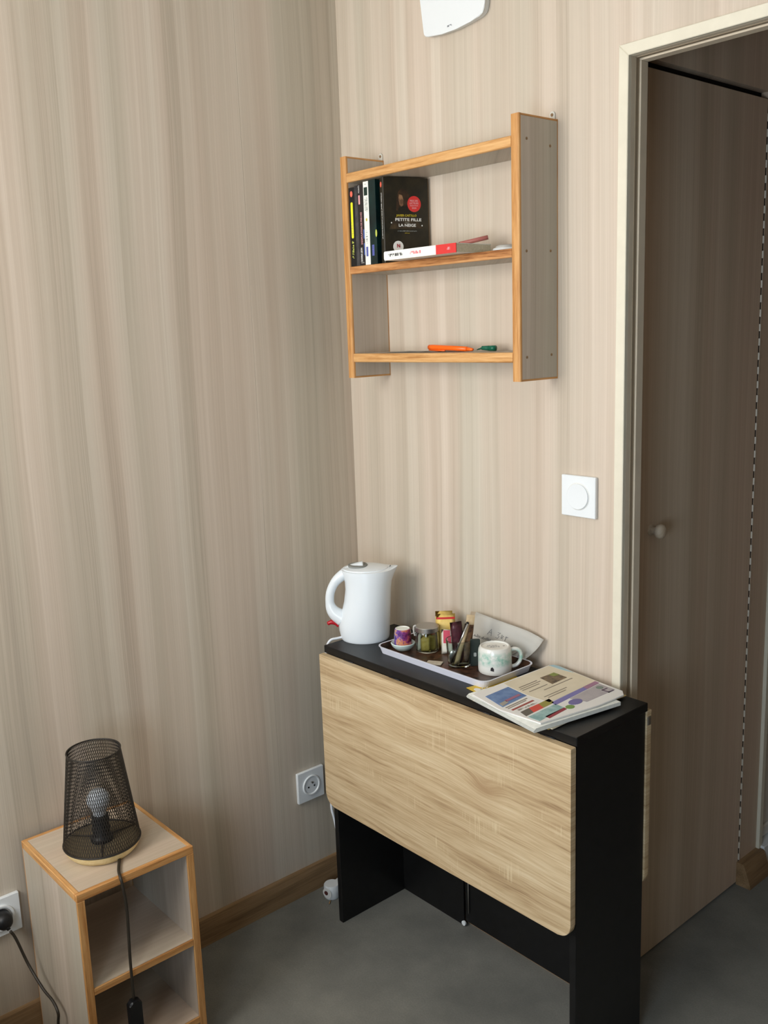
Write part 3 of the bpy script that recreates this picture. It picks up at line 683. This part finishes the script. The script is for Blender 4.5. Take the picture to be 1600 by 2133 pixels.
def sachet(name, label, c, wdt, hgt, rz, tilt, m, th=.004, cat='sachet', bands=(), z=TF, group=None, roll=0.):
    t = thing(name, label, cat, (c[0], c[1], z), rz, group)
    t.rotation_euler = (tilt, roll, rz)
    bm = bmesh.new(); nx, nz_ = 4, 6; g = {}
    for s in (0, 1):
        for i in range(nx+1):
            for j in range(nz_+1):
                u_, v_ = i/nx*2-1, j/nz_*2-1
                bulge = (1-u_*u_)*(1-v_**4)*th/2
                if s == 1 and (abs(u_) == 1 or abs(v_) == 1): g[s, i, j] = g[0, i, j]
                else: g[s, i, j] = bm.verts.new((u_*wdt/2, (-1 if s == 0 else 1)*bulge, (v_+1)/2*hgt))
    for s in (0, 1):
        for i in range(nx):
            for j in range(nz_): bm.faces.new((g[s, i, j], g[s, i+1, j], g[s, i+1, j+1], g[s, i, j+1]))
    link('packet', bm, m, t, smooth=True)
    for (z0, z1, x0, x1, bm_) in bands:
        bb_ = bmesh.new(); vs = []
        for (uu, vv) in ((x0, z0), (x1, z0), (x1, z1), (x0, z1)):
            vs.append(uu)
        k_ = 5; rows = []
        for j in range(3):
            zz = z0+(z1-z0)*j/2; row = []
            for i in range(k_+1):
                u_ = x0+(x1-x0)*i/k_; v_ = zz*2-1
                row.append(bb_.verts.new((u_*wdt/2, -((1-u_*u_)*(1-v_**4)*th/2)-.0005, zz*hgt)))
            rows.append(row)
        for A, B in zip(rows, rows[1:]):
            for i in range(k_): bb_.faces.new((A[i], A[i+1], B[i+1], B[i]))
        link('print_band', bb_, bm_, t, smooth=True)
    return t
for i, (a, b) in enumerate(((.008, -.013), (-.001, -.002), (.010, .004))):
    sachet('tea_sachet', ['yellow tea sachet at the front inside the glass jar', 'yellow tea sachet in the middle of the glass jar', 'yellow tea sachet at the back inside the glass jar'][i], (JX+a, JY+b), .022, .034, YAW+(-.2, .15, .3)[i], 0., M_tea, .005, z=TF+.0034, group='tea sachets in the glass jar')
sachet('sugar_sachet', 'crumpled white sachet on the left inside the glass jar', (JX-.013, JY-.009), .013, .036, YAW+.3, 0, M_tea2, .006, z=TF+.0034)
t = sachet('fruit_sachet', 'orange topped sachet lying under the jar lid', (JX+.001, JY+.0130), .018, .040, YAW, 0., mat('orange_print', (222, 110, 50), .5), .003, z=TF+.0034)
M_y = mottled('sachet_yellow', (226, 190, 96), (240, 210, 130), 40, .5); M_yr = mat('sachet_red', (196, 40, 40), .5); M_rasp = mat('sachet_raspberry', (190, 62, 84), .5)
sachet('biscuit_sachet', 'yellow sachet with red band standing behind the glass jar', (.3960, -.0690), .044, .0800, YAW, -.10, M_y, .004, bands=[(.84, .90, -.96, .96, M_yr)])
sachet('yellow_sachet', 'tall plain yellow sachet rising above the red banded one', (.3820, -.0605), .040, .0815, YAW, -.12, M_y, .003)
sachet('raspberry_sachet', 'raspberry and pale sachet between the jar and the tumbler', (.4290, -.1010), .024, .058, YAW-.2, -.05, M_tea2, .004, bands=[(.45, .97, -.6, .7, M_rasp)])
# tumbler with sachets and spoon
GX, GY = .4990, -.1320
t = thing('glass_tumbler', 'clear glass tumbler holding coffee sachets and a spoon', 'glass', (GX, GY, TF))
lathe('tumbler_body', [(0, 0), (.022, 0), (.0245, .002), (.0290, .0600), (.0280, .0605), (.0268, .0595), (.0226, .0050), (.019, .004), (0, .004)], M_glass, t, 44)
M_choc = mottled('sachet_maroon', (48, 18, 26), (84, 40, 50), 70, .35); M_brown = mottled('sachet_brown', (66, 40, 26), (150, 110, 74), 90, .45); M_kraft = mottled('sachet_kraft', (186, 160, 122), (206, 184, 148), 50, .6)
sachet('coffee_sachet', 'dark maroon coffee sachet leaning in the tumbler', (GX+.001, GY+.003), .026, .095, YAW+.05, .0, M_choc, .005, z=TF+.0048, roll=-.10, bands=[(.42, .50, -.1, .55, M_wh)])
sachet('cocoa_sachet', 'brown and cream cocoa sachet at the back of the tumbler', (GX+.0085, GY+.0115), .018, .110, YAW, 0., M_brown, .004, z=TF+.0048, roll=.12, bands=[(.80, 1., -1, 1, M_kraft)])
sachet('sugar_stick', 'kraft paper sugar stick slanting out of the tumbler', (GX+.001, GY-.010), .011, .095, YAW, 0., M_kraft, .005, z=TF+.0048, roll=.27)
t = thing('spoon', 'dark handled steel spoon slanting across the tumbler', 'spoon', (GX, GY, TF+.0052))
a0 = Vector((-.010, -.016, .001)); a1 = Vector((.024, .0055, .0960))
tube('shaft', [a0, a0.lerp(a1, .55), a0.lerp(a1, .97)], [.0022, .0017, .0020], M_chrome, t, 8); tube('grip', [a0.lerp(a1, .55)+Vector((-.0022, .0014, 0)), a1+Vector((-.0022, .0014, 0))], [.0024, .0034], M_blk, t, 8)
# bowl of the spoon: shallow oval at the bottom of the glass
bm = bmesh.new(); bmesh.ops.create_uvsphere(bm, u_segments=16, v_segments=8, radius=1)
for v in bm.verts: v.co = Vector((v.co.x*.0085, v.co.y*.0022, v.co.z*.015))
bo = link('spoon_bowl', bm, M_chrome, t, smooth=True); bo.location = (-.0080, -.0120, .0160); bo.rotation_euler = (0, .12, YAW)
# green wrapped sweet at the rim
t = thing('dark_sachet', 'small dark green sachet between the tumbler and the mug', 'sachet', (.5270, -.1120, TF)); t.rotation_euler = (0, 0, YAW)
prism('packet', rrect(-.010, 0, .012, .062, .003, 3), 'y', -.002, .002, mat('dark_green_print', (40, 48, 44), .4), t, bev=.0008)
prism('packet_print', rrect(-.0025, .022, .0035, .031, .002, 3), 'y', -.0026, -.0018, M_gtxt, t)
t = thing('paper_packet', 'small pale paper packet lying flat on the tray before the tumbler', 'sachet', (.452, -.163, TF), .5)
prism('packet', rrect(-.018, -.011, .018, .011, .002, 3), 'z', 0, .0025, mottled('packet_pale', (186, 178, 160), (206, 198, 182), 60, .6), t, bev=.0008)
# upturned mug
MX, MY = .5780, -.1030
t = thing('ceramic_mug', 'white mug with green speckled band standing upside down on the tray', 'mug', (MX, MY, TF), YAW)
m = mat('mug_glaze', (226, 226, 220), .3, coat=.3); q = NT(m); tc = q.n('ShaderNodeTexCoord'); sx = q.n('ShaderNodeSeparateXYZ'); q.l(tc.outputs['Object'], sx.inputs[0])
nn = q.noise(tc.outputs['Object'], 75, 4, .7); zz = q.math('DIVIDE', q.math('SUBTRACT', sx.outputs[2], .034), .0165)
bnd = q.math('SUBTRACT', 1.05, q.math('MULTIPLY', zz, zz), True)
k = q.math('MULTIPLY', bnd, q.math('MULTIPLY', q.math('SUBTRACT', nn, .36), 3.4, True), True)
cc = q.mix(k, rgb(222, 222, 216), rgb(128, 184, 166)); q.l(cc, q.b.inputs['Base Color'])
lathe('mug_body', [(.0325, 0), (.0345, 0), (.0358, .002), (.0362, .008), (.0362, .040), (.0352, .050), (.0325, .0560), (.0300, .0572), (.0285, .0562), (.0275, .0545), (0, .0540), (0, .050), (.0290, .050), (.0325, .045), (.0330, .002)], m, t, 44)
tube('handle', smooth_path([(.033, 0, .046), (.045, 0, .0475), (.0545, 0, .041), (.0565, 0, .029), (.0520, 0, .017), (.044, 0, .010), (.034, 0, .008)], 5), .0042, m, t, 10, 1.25)
[lettering('base_stamp', (-.004, .008-.006*k, .0540), (1, 0, 0), (0, 1, 0), .022+.004*k, .0042, M_ink, t, 14+k) for k in range(3)]
oval_pts = [(.021+.004*math.cos(a*math.pi/8), .002+.0016*math.sin(a*math.pi/8)) for a in range(16)]
prism('base_mark', oval_pts, 'z', .0538, .0544, M_inkd, t)
prism('motif', [(-.004, .012), (.0035, .0105), (.0035, .016), (.001, .020), (-.003, .0185)], 'y', -.0366, -.0350, M_inkd, t).rotation_euler = (0, 0, -.28)
# handwritten note propped against the wall
t = thing('handwritten_note', 'white curled paper note with handwriting propped against the wall', 'paper', (.5400, -.020, TF))
nx, ny_ = 14, 10
TLc, TRc, BRc, BLc = Vector((.4465, -.024, .8215)), Vector((.6400, -.018, .8060)), Vector((.5900, -.040, .7375)), Vector((.4330, -.048, .7390))
TLc, TRc, BRc, BLc = [v-Vector(t.location) for v in (TLc, TRc, BRc, BLc)]
def note_pt(u_, v_):
    p = (TLc*(1-u_)+TRc*u_)*v_+(BLc*(1-u_)+BRc*u_)*(1-v_)
    bow = .010*math.sin(math.pi*u_)*(.3+.7*v_)
    p = p+Vector((0, -bow+.004*v_, .004*math.sin(math.pi*u_)*v_))
    # rounded right side
    if u_ > .7: p = p+Vector((.010*math.sin(math.pi*v_)*(u_-.7)/.3, 0, -.008*((u_-.7)/.3)**2*v_**3))
    return p
bm = bmesh.new(); g = [[bm.verts.new(note_pt(i/nx, j/ny_)) for j in range(ny_+1)] for i in range(nx+1)]
for i in range(nx):
    for j in range(ny_): bm.faces.new((g[i][j], g[i+1][j], g[i+1][j+1], g[i][j+1]))
bmesh.ops.solidify(bm, geom=bm.faces[:], thickness=.0004)
link('sheet', bm, M_paper, t, smooth=True)
fb = bmesh.new(); fg_ = [[fb.verts.new(note_pt(0, j/6)+Vector((-.001-.0105*i, -.002-.003*i, .0004*i))) for j in range(7)] for i in range(2)]
for j in range(6): fb.faces.new((fg_[0][j], fg_[1][j], fg_[1][j+1], fg_[0][j+1]))
bmesh.ops.solidify(fb, geom=fb.faces[:], thickness=.0004)
link('folded_edge', fb, mat('fold_beige', (206, 190, 168), .7), t)
def stroke(pts):
    return tube('handwriting', [note_pt(u_, v_)+Vector((0, -.0011, 0)) for u_, v_ in pts], .00045, M_ink, t, 5)
stroke([(.31, .55), (.345, .72), (.38, .54)]); stroke([(.32, .62), (.37, .62)])
stroke([(.46, .69), (.50, .70), (.47, .62), (.50, .60), (.49, .53), (.455, .54)]); stroke([(.54, .56), (.56, .64), (.53, .66), (.535, .57), (.57, .56)]); stroke([(.60, .66), (.605, .53)]); stroke([(.585, .63), (.63, .64)])
random.seed(3)
def scribble(u0, u1, v0):
    pts = []; u_ = u0; k = 0
    while u_ < u1:
        pts.append((u_, v0+random.uniform(.01, .075)*(1 if k % 2 else -.35))); u_ += random.uniform(.008, .016); k += 1
    if len(pts) > 2: stroke(pts)
for a, b in ((.10, .22), (.24, .42), (.44, .48), (.50, .66), (.68, .80)): scribble(a, b, .40)
for a, b in ((.62, .70), (.72, .79)): scribble(a, b, .24)
stroke([(.84, .33), (.80, .16)]); stroke([(.88, .26), (.92, .28), (.93, .22), (.885, .20), (.88, .25)])

# ------------------------------------------------------------------ papers and magazines at the right of the table
def sheet(bm, c4, z0, z1, curl=None): pass
def slab(name, pts, z0, z1, m, parent, bev=0): return prism(name, pts, 'z', z0, z1, m, parent, bev=bev)
t = thing('yellow_flyer', 'yellow flyer sticking out between tray and magazines', 'flyer', (.66, -.15, TZ+.0002))
slab('sheet', [(-.0600, -.0655), (.06, -.085), (.085, .03), (-.035, .055)], 0, .0010, mottled('flyer_yellow', (196, 164, 40), (224, 190, 60), 30, .5), t)
slab('print_block', [(-.006, -.024), (.012, -.028), (.015, -.010), (.002, -.008)], .0009, .0014, M_inkd, t); slab('print_block', [(-.002, .004), (.014, .000), (.018, .016), (.004, .018)], .0009, .0014, M_inkd, t)
slab('print_badge', [(-.034+.010*math.cos(a*math.pi/8), -.058+.007*math.sin(a*math.pi/8)) for a in range(16)], .0009, .0014, M_wh, t)
t = thing('yellow_edged_catalogue', 'catalogue with yellow edge at the bottom of the magazine pile', 'magazine', (.76, -.145, TZ+.0014))
slab('page_block', rrect(-.100, -.112, .098, .108, .002, 2), .0005, .0026, mottled('catalog_pages', (196, 186, 160), (214, 206, 184), 90, .7), t); slab('cover', [(-.102, -.1130), (.0925, -.1165), (.1005, -.01), (-.10, -.01)], 0, .0007, mat('catalog_yellow', (222, 190, 112), .5), t)
slab('cover_upper', [(-.102, -.1130), (.0925, -.1165), (.1040, .112), (-.1, .112)], .0026, .0031, mat('catalog_yellow2', (228, 198, 124), .5), t)
# thick white magazine with curled front pages
MG = thing('white_magazine', 'thick white magazine with its page edges hanging over the table front', 'magazine', (.6440, -.2590, TZ+.0052), math.radians(-10.2))
bm = bmesh.new(); nn_ = 10
secs = []
for i in range(nn_+1):
    u_ = i/nn_; x = .207*u_
    dz = .003*math.sin(math.pi*u_)
    secs.append([bm.verts.new((x, .0, -.0008+dz*.0)), bm.verts.new((x, -.002, .0028+dz*.2)), bm.verts.new((x, .004, .0070+dz*.2)), bm.verts.new((x, .03, .0078)), bm.verts.new((x, .215, .0074)), bm.verts.new((x, .215, 0))])
for A, B in zip(secs, secs[1:]):
    for k in range(6): bm.faces.new((A[k], A[(k+1) % 6], B[(k+1) % 6], B[k]))
bm.faces.new(secs[0]); bm.faces.new(secs[-1][::-1])
link('page_block', bm, mottled('magazine_pages', (216, 218, 210), (228, 229, 222), 120, .6), MG, auto=math.radians(40))
for k in range(4): tube('page_line', [(.002, -.0021+.0008*k, .0032+.0009*k), (.2072, -.0021+.0008*k, .0033+.0009*k)], .00018, M_gtxt, MG, 4)
for k in (0, 1): tube('staple', smooth_path([(-.0040, .038+.012*k, .003), (-.0075, .040+.012*k, .0055), (-.0035, .044+.012*k, .008)], 3), .0007, M_steel, MG, 6)
TG = thing('colourful_brochure', 'open brochure with blue picture and beige page on top of the pile', 'magazine', (.7474, -.1464, TZ+.0134))
def W2(pts): return [(x-.76, y+.16) for x, y in pts]
P_sheet = mat('brochure_paper', (224, 222, 218), .55); P_beige = mottled('brochure_beige', (206, 196, 172), (216, 206, 184), 20, .55)
bmz = slab('pages', W2([(.672, -.2740), (.7615, -.2935), (.858, -.2885), (.8830, -.150), (.8880, -.072), (.874, -.0560), (.805, -.0480), (.700, -.0310), (.6835, -.0335), (.678, -.0450)]), 0, .0030, P_sheet, TG, bev=.0006)
z_ = .0030; zz_ = .0034
def pr(name, pts, m, zz=zz_): return slab(name, W2(pts), z_-.0002, zz, m, TG)
pr('beige_page', [(.6960, -.1930), (.7560, -.2030), (.8080, -.2010), (.8075, -.0505), (.6990, -.0335), (.6860, -.0360), (.6815, -.0455), (.6790, -.188)], P_beige)
pr('sky_print', [(.6800, -.0445), (.7120, -.0470), (.7450, -.0430), (.6990, -.0330), (.6845, -.0350)], mat('print_sky', (156, 186, 196), .5), .0037)
pr('photo_print', [(.7128, -.1142), (.7145, -.0713), (.7513, -.0741), (.7527, -.1238)], mottled('print_photo', (54, 42, 32), (132, 112, 84), 90, .5), .0037)
pr('photo_green', [(.7145, -.0880), (.7145, -.0713), (.7300, -.0722), (.7290, -.0890)], mat('print_olive', (120, 132, 62), .5), .0040)
M_ln = mat('print_line', (140, 130, 116), .6)
for k, (xa, xb, ya, yb) in enumerate(((.716, .719, -.185, -.130), (.7235, .7260, -.190, -.128), (.731, .7335, -.192, -.140), (.745, .7475, -.188, -.132), (.760, .7625, -.160, -.070), (.783, .7855, -.188, -.118), (.7905, .7930, -.185, -.130))):
    pr('text_line', [(xa, ya), (xb, ya), (xb, yb), (xa, yb)], M_ln, .0037)
pr('blue_picture', [(.6980, -.1960), (.6990, -.2650), (.7590, -.2815), (.7545, -.2056)], mottled('print_bluepic', (70, 100, 152), (116, 146, 186), 30, .5))
pr('picture_title', [(.7400, -.2550), (.7480, -.2570), (.7455, -.2120), (.7380, -.2110)], mat('print_mauve', (150, 96, 120), .5), .0038)
pr('picture_title', [(.7440, -.2740), (.7570, -.2780), (.7520, -.2560), (.7420, -.2540)], mat('print_sand', (156, 150, 140), .5), .0038)
pr('text_line', [(.7640, -.2800), (.7670, -.2800), (.7650, -.215), (.7620, -.215)], M_ln); pr('text_line', [(.7700, -.2800), (.7725, -.2800), (.7705, -.225), (.7680, -.225)], M_ln)
pr('red_rule', [(.7790, -.2800), (.7840, -.2800), (.7820, -.215), (.7770, -.215)], mat('print_brick', (150, 66, 58), .5))
lettering('brochure_heading', (.7905-.76, -.245+.16, z_), (.02, 1, 0), (-1, .02, 0), .055, .0055, M_ln, TG, 20, .0005)
pr('red_block', [(.7975, -.2500), (.7975, -.2215), (.8165, -.2295), (.8175, -.2600)], mat('print_vermilion', (200, 64, 50), .5)); pr('olive_block', [(.7975, -.2215), (.7960, -.1880), (.8150, -.1960), (.8165, -.2295)], mat('print_oliveblock', (140, 134, 54), .5)); pr('grey_block', [(.7985, -.2760), (.7975, -.2500), (.8175, -.2600), (.8190, -.2830)], mat('print_taupe', (88, 84, 76), .5))
pr('teal_block', [(.8235, -.2830), (.8210, -.2000), (.8440, -.2020), (.8510, -.2830)], mottled('print_teal', (120, 158, 158), (166, 196, 194), 60, .5))
pr('crimson_block', [(.8450, -.2600), (.8440, -.2020), (.8520, -.2040), (.8560, -.2600)], mat('print_crimson', (136, 30, 48), .5))
pr('violet_band', [(.8110, -.2000), (.8050, -.0520), (.8165, -.0540), (.8250, -.2040)], mat('print_violet', (112, 108, 168), .5)); pr('pink_band', [(.8068, -.0950), (.8050, -.0520), (.8165, -.0540), (.8190, -.0970)], mat('print_plum', (150, 108, 136), .5), .0037)
pr('grey_panel', [(.8240, -.1600), (.8190, -.0570), (.8600, -.0620), (.8580, -.1500)], mottled('print_greypanel', (160, 154, 158), (176, 170, 172), 40, .5))
pr('violet_spot', [(.842+.011*math.cos(a*math.pi/9), -.165+.017*math.sin(a*math.pi/9)) for a in range(18)], mat('print_iris', (104, 98, 152), .5), .0037); pr('green_spot', [(.850+.008*math.cos(a*math.pi/9), -.192+.010*math.sin(a*math.pi/9)) for a in range(18)], mat('print_leaf', (106, 142, 66), .5), .0037)
pr('badge', [(.832+.007*math.cos(a*math.pi/9), -.074+.008*math.sin(a*math.pi/9)) for a in range(18)], mat('print_badge', (112, 126, 116), .5), .0038)
for a, b, c, d_ in ((.843, -.083, .861, -.080), (.843, -.083, .846, -.066), (.858, -.083, .861, -.066)): pr('logo_bar', [(a, b), (c, b), (c, d_), (a, d_)], mat('print_logo', (90, 74, 92), .5), .0039)

# ------------------------------------------------------------------ nightstand
NX0, NX1, NY0, NY1, NZ, NT_ = .019, .2927, -.9519, -.7035, .4509, .0159
ns = thing('nightstand', 'pale laminate nightstand with two open compartments and oak edges', 'nightstand', (NX0, NY0, 0))
DX, DY = NX1-NX0, NY1-NY0
def edged(name, a, b, m, faces):
    """board with oak lipping on the listed faces"""
    o = box(name, a, b, m, ns)
    for (p, q_, mm) in faces: box('edge_band', p, q_, mm, o, .0008)
    return o
e = .0045
top = box('top_board', (e*2.2, e*2.2, NZ-NT_), (DX-e*2.2, DY-e*2.2, NZ-.0003), M_lamTop, ns)
E2 = e*2.2
box('edge_band', (DX-E2, 0, NZ-NT_), (DX, DY, NZ), M_oaky, top, .0012); box('edge_band', (0, 0, NZ-NT_), (E2, DY, NZ), M_oaky, top, .0012)
box('edge_band', (E2, 0, NZ-NT_), (DX-E2, E2, NZ), M_oakx, top, .0012); box('edge_band', (E2, DY-E2, NZ-NT_), (DX-E2, DY, NZ), M_oakx, top, .0012)
for y0, y1 in ((0, NT_), (DY-NT_, DY)):
    sd = box('side_panel', (e, y0, 0), (DX-e, y1, NZ-NT_), M_lam, ns)
    box('edge_band', (DX-e, y0, 0), (DX, y1, NZ-NT_), M_oak, sd, .0010); box('edge_band', (0, y0, .0), (e, y1, NZ-NT_), M_oak, sd, .0010)
for zt in (.2457, .064):
    bd = box('shelf_board', (.004, NT_, zt-.0145), (DX-e, DY-NT_, zt), M_lamTop, ns); box('edge_band', (DX-e, NT_, zt-.0145), (DX, DY-NT_, zt), M_oaky, bd, .0010)
prism('back_rail', rrect(NT_+.0005, NZ-NT_-.075, DY-NT_-.004, NZ-NT_-.0005, (.002, .012, 0, 0), 5), 'x', .004, .012, M_lam, ns)
box('plinth', (DX-.03, NT_, 0), (DX-.018, DY-NT_, .0495), M_lam, ns)

# ------------------------------------------------------------------ bed beside the nightstand, left of the frame
bd_ = thing('single_bed', 'single bed with a pale duvet left of the nightstand, outside the picture', 'bed', (.03, -2.04, 0))
box('bed_frame', (0, 0, .10), (1.70, .80, .26), M_lam, bd_, .004)
for xx in (.03, 1.62):
    for yy in (.03, .72): box('leg', (xx, yy, 0), (xx+.05, yy+.05, .10), M_blk, bd_)
box('mattress', (.015, .012, .26), (1.685, .788, .42), M_wmatte, bd_, .02, 3)
box('duvet', (.35, .004, .421), (1.69, .796, .465), mottled('duvet_linen', (206, 202, 192), (220, 216, 208), 8, .9), bd_, .018, 3)
box('pillow', (.04, .18, .421), (.34, .64, .50), M_paper, bd_, .035, 4)

# ------------------------------------------------------------------ mesh lamp
LX, LY = .1732, -.8420
lp = thing('table_lamp', 'black wire mesh table lamp with round wooden base, unlit', 'lamp', (LX, LY, NZ+.0001))
lathe('base', [(0, 0), (.058, 0), (.064, .0015), (.0715, .010), (.0752, .0195), (.0735, .0215), (0, .0215)], M_palewood, lp, 48)
lathe('base_top', [(0, .0214), (.0725, .0214), (.0725, .0222), (0, .0222)], mat('base_top_brown', (112, 98, 74), .7), lp, 48)
ZB, ZT_, RB, RT = .0225, .2160, .0755, .0520
def rad(z): return RB+(RT-RB)*((z-ZB)/(ZT_-ZB))
bm = bmesh.new(); NS, SEG = 96, 26
hw = .00066
turn = 2*math.pi*26/NS*1.0
for s in (-1, 1):
    for i in range(NS):
        prev = None
        for k in range(SEG+1):
            f_ = k/SEG; z = ZB+(ZT_-ZB)*f_; a = 2*math.pi*i/NS+s*turn*f_*.5+(math.pi/NS if s == 1 else 0)*0
            r = rad(z)
            t_ = Vector((-math.sin(a), math.cos(a), 0)); n_v = Vector((math.cos(a), math.sin(a), 0))
            p = n_v*r+Vector((0, 0, z))
            cur = [bm.verts.new(p+t_*hw+n_v*hw*.6), bm.verts.new(p-t_*hw+n_v*hw*.6), bm.verts.new(p-n_v*hw*.6)]
            if prev:
                for q_ in range(3): bm.faces.new((prev[q_], prev[(q_+1) % 3], cur[(q_+1) % 3], cur[q_]))
            prev = cur
shade = link('shade_mesh', bm, M_mesh, lp); shade['kind'] = 'stuff'
def ring(name, R, z, r, parent, n=48):
    b_ = bmesh.new(); pr_ = [(R+r*math.cos(a*math.pi/4), z+r*math.sin(a*math.pi/4)) for a in range(8)]
    return link(name, lathe_bm(b_, pr_, n, close=True), M_mesh, parent, smooth=True)
ring('rim_ring', RT, ZT_, .0016, shade); ring('rim_ring', RB, ZB, .0018, shade)
for k in range(3):
    a = YAW-math.pi/2+.28+k*2*math.pi/3
    tube('spoke', [(.018*math.cos(a), .018*math.sin(a), ZB+.0042), (RB*math.cos(a), RB*math.sin(a), ZB)], .0014, M_mesh, shade, 6)
lathe('bulb_holder', [(0, .0216), (.0225, .0216), (.0225, .0300), (.0190, .0330), (.0175, .0360), (.0170, .0760), (.0150, .0775), (0, .0775)], M_blk, lp, 32)
bl_ = [(.0125, .0776), (.0130, .0840), (.0165, .0920), (.0210, .1000)]+[(.0232*math.cos(math.radians(a)), .1095+.0232*math.sin(math.radians(a))) for a in range(-15, 90, 12)]+[(0, .1327)]
lathe('light_bulb', bl_, M_bulb, lp, 32)
# cord: off the base, over the front edge, through the inline switch, along the floor and up to the socket
def tl(pts): return [Vector(p)-Vector((LX, LY, NZ+.0001)) for p in pts]
c1 = [(.2240, -.8320, .4600), (.2420, -.8400, .4560), (.2720, -.8560, .4540), (.2950, -.8640, .4530), (.3020, -.8640, .4380), (.3030, -.8605, .38), (.3030, -.8635, .278), (.3035, -.8638, .1915)]
tube('cord', tl(smooth_path(c1, 6)), .0030, M_cord, lp, 8)
swm = prism('inline_switch', rrect(-.0125, -.082, .0125, 0, (.006, .006, .007, .007), 5), 'x', -.008, .008, M_blk, lp, bev=.003); swm.location = Vector((.3035, -.8640, .1900))-Vector((LX, LY, NZ+.0001))
c2 = [(.3035, -.8640, .109), (.3040, -.8650, .04), (.3060, -.8800, .006), (.2900, -.9300, .0045), (.2300, -.9750, .0040), (.1900, -.9745, .0200), (.1750, -.9715, .0700), (.1720, -.9700, .1167), (.1785, -.9700, .1464), (.1550, -.9700, .1605), (.1200, -.9745, .1705), (.0700, -.9820, .2030), (.0520, -.9950, .2600), (.0480, -1.0030, .2800)]
tube('cord', tl(smooth_path(c2, 6)), .0030, M_cord, lp, 8)
pg = link('plug', lathe_bm(bmesh.new(), [(0, 0), (.0165, 0), (.0180, .002), (.0180, .020), (.0150, .030), (.0090, .0345), (0, .0350)], 28), M_blk, lp, auto=math.radians(40))
pg.rotation_euler = (0, math.pi/2, 0); pg.location = Vector((.0105, -1.0081, .2965))-Vector((LX, LY, NZ+.0001))
tube('strain_relief', tl([(.036, -1.0081, .2920), (.0460, -1.0045, .2830)]), [.0055, .0036], M_blk, lp, 10)
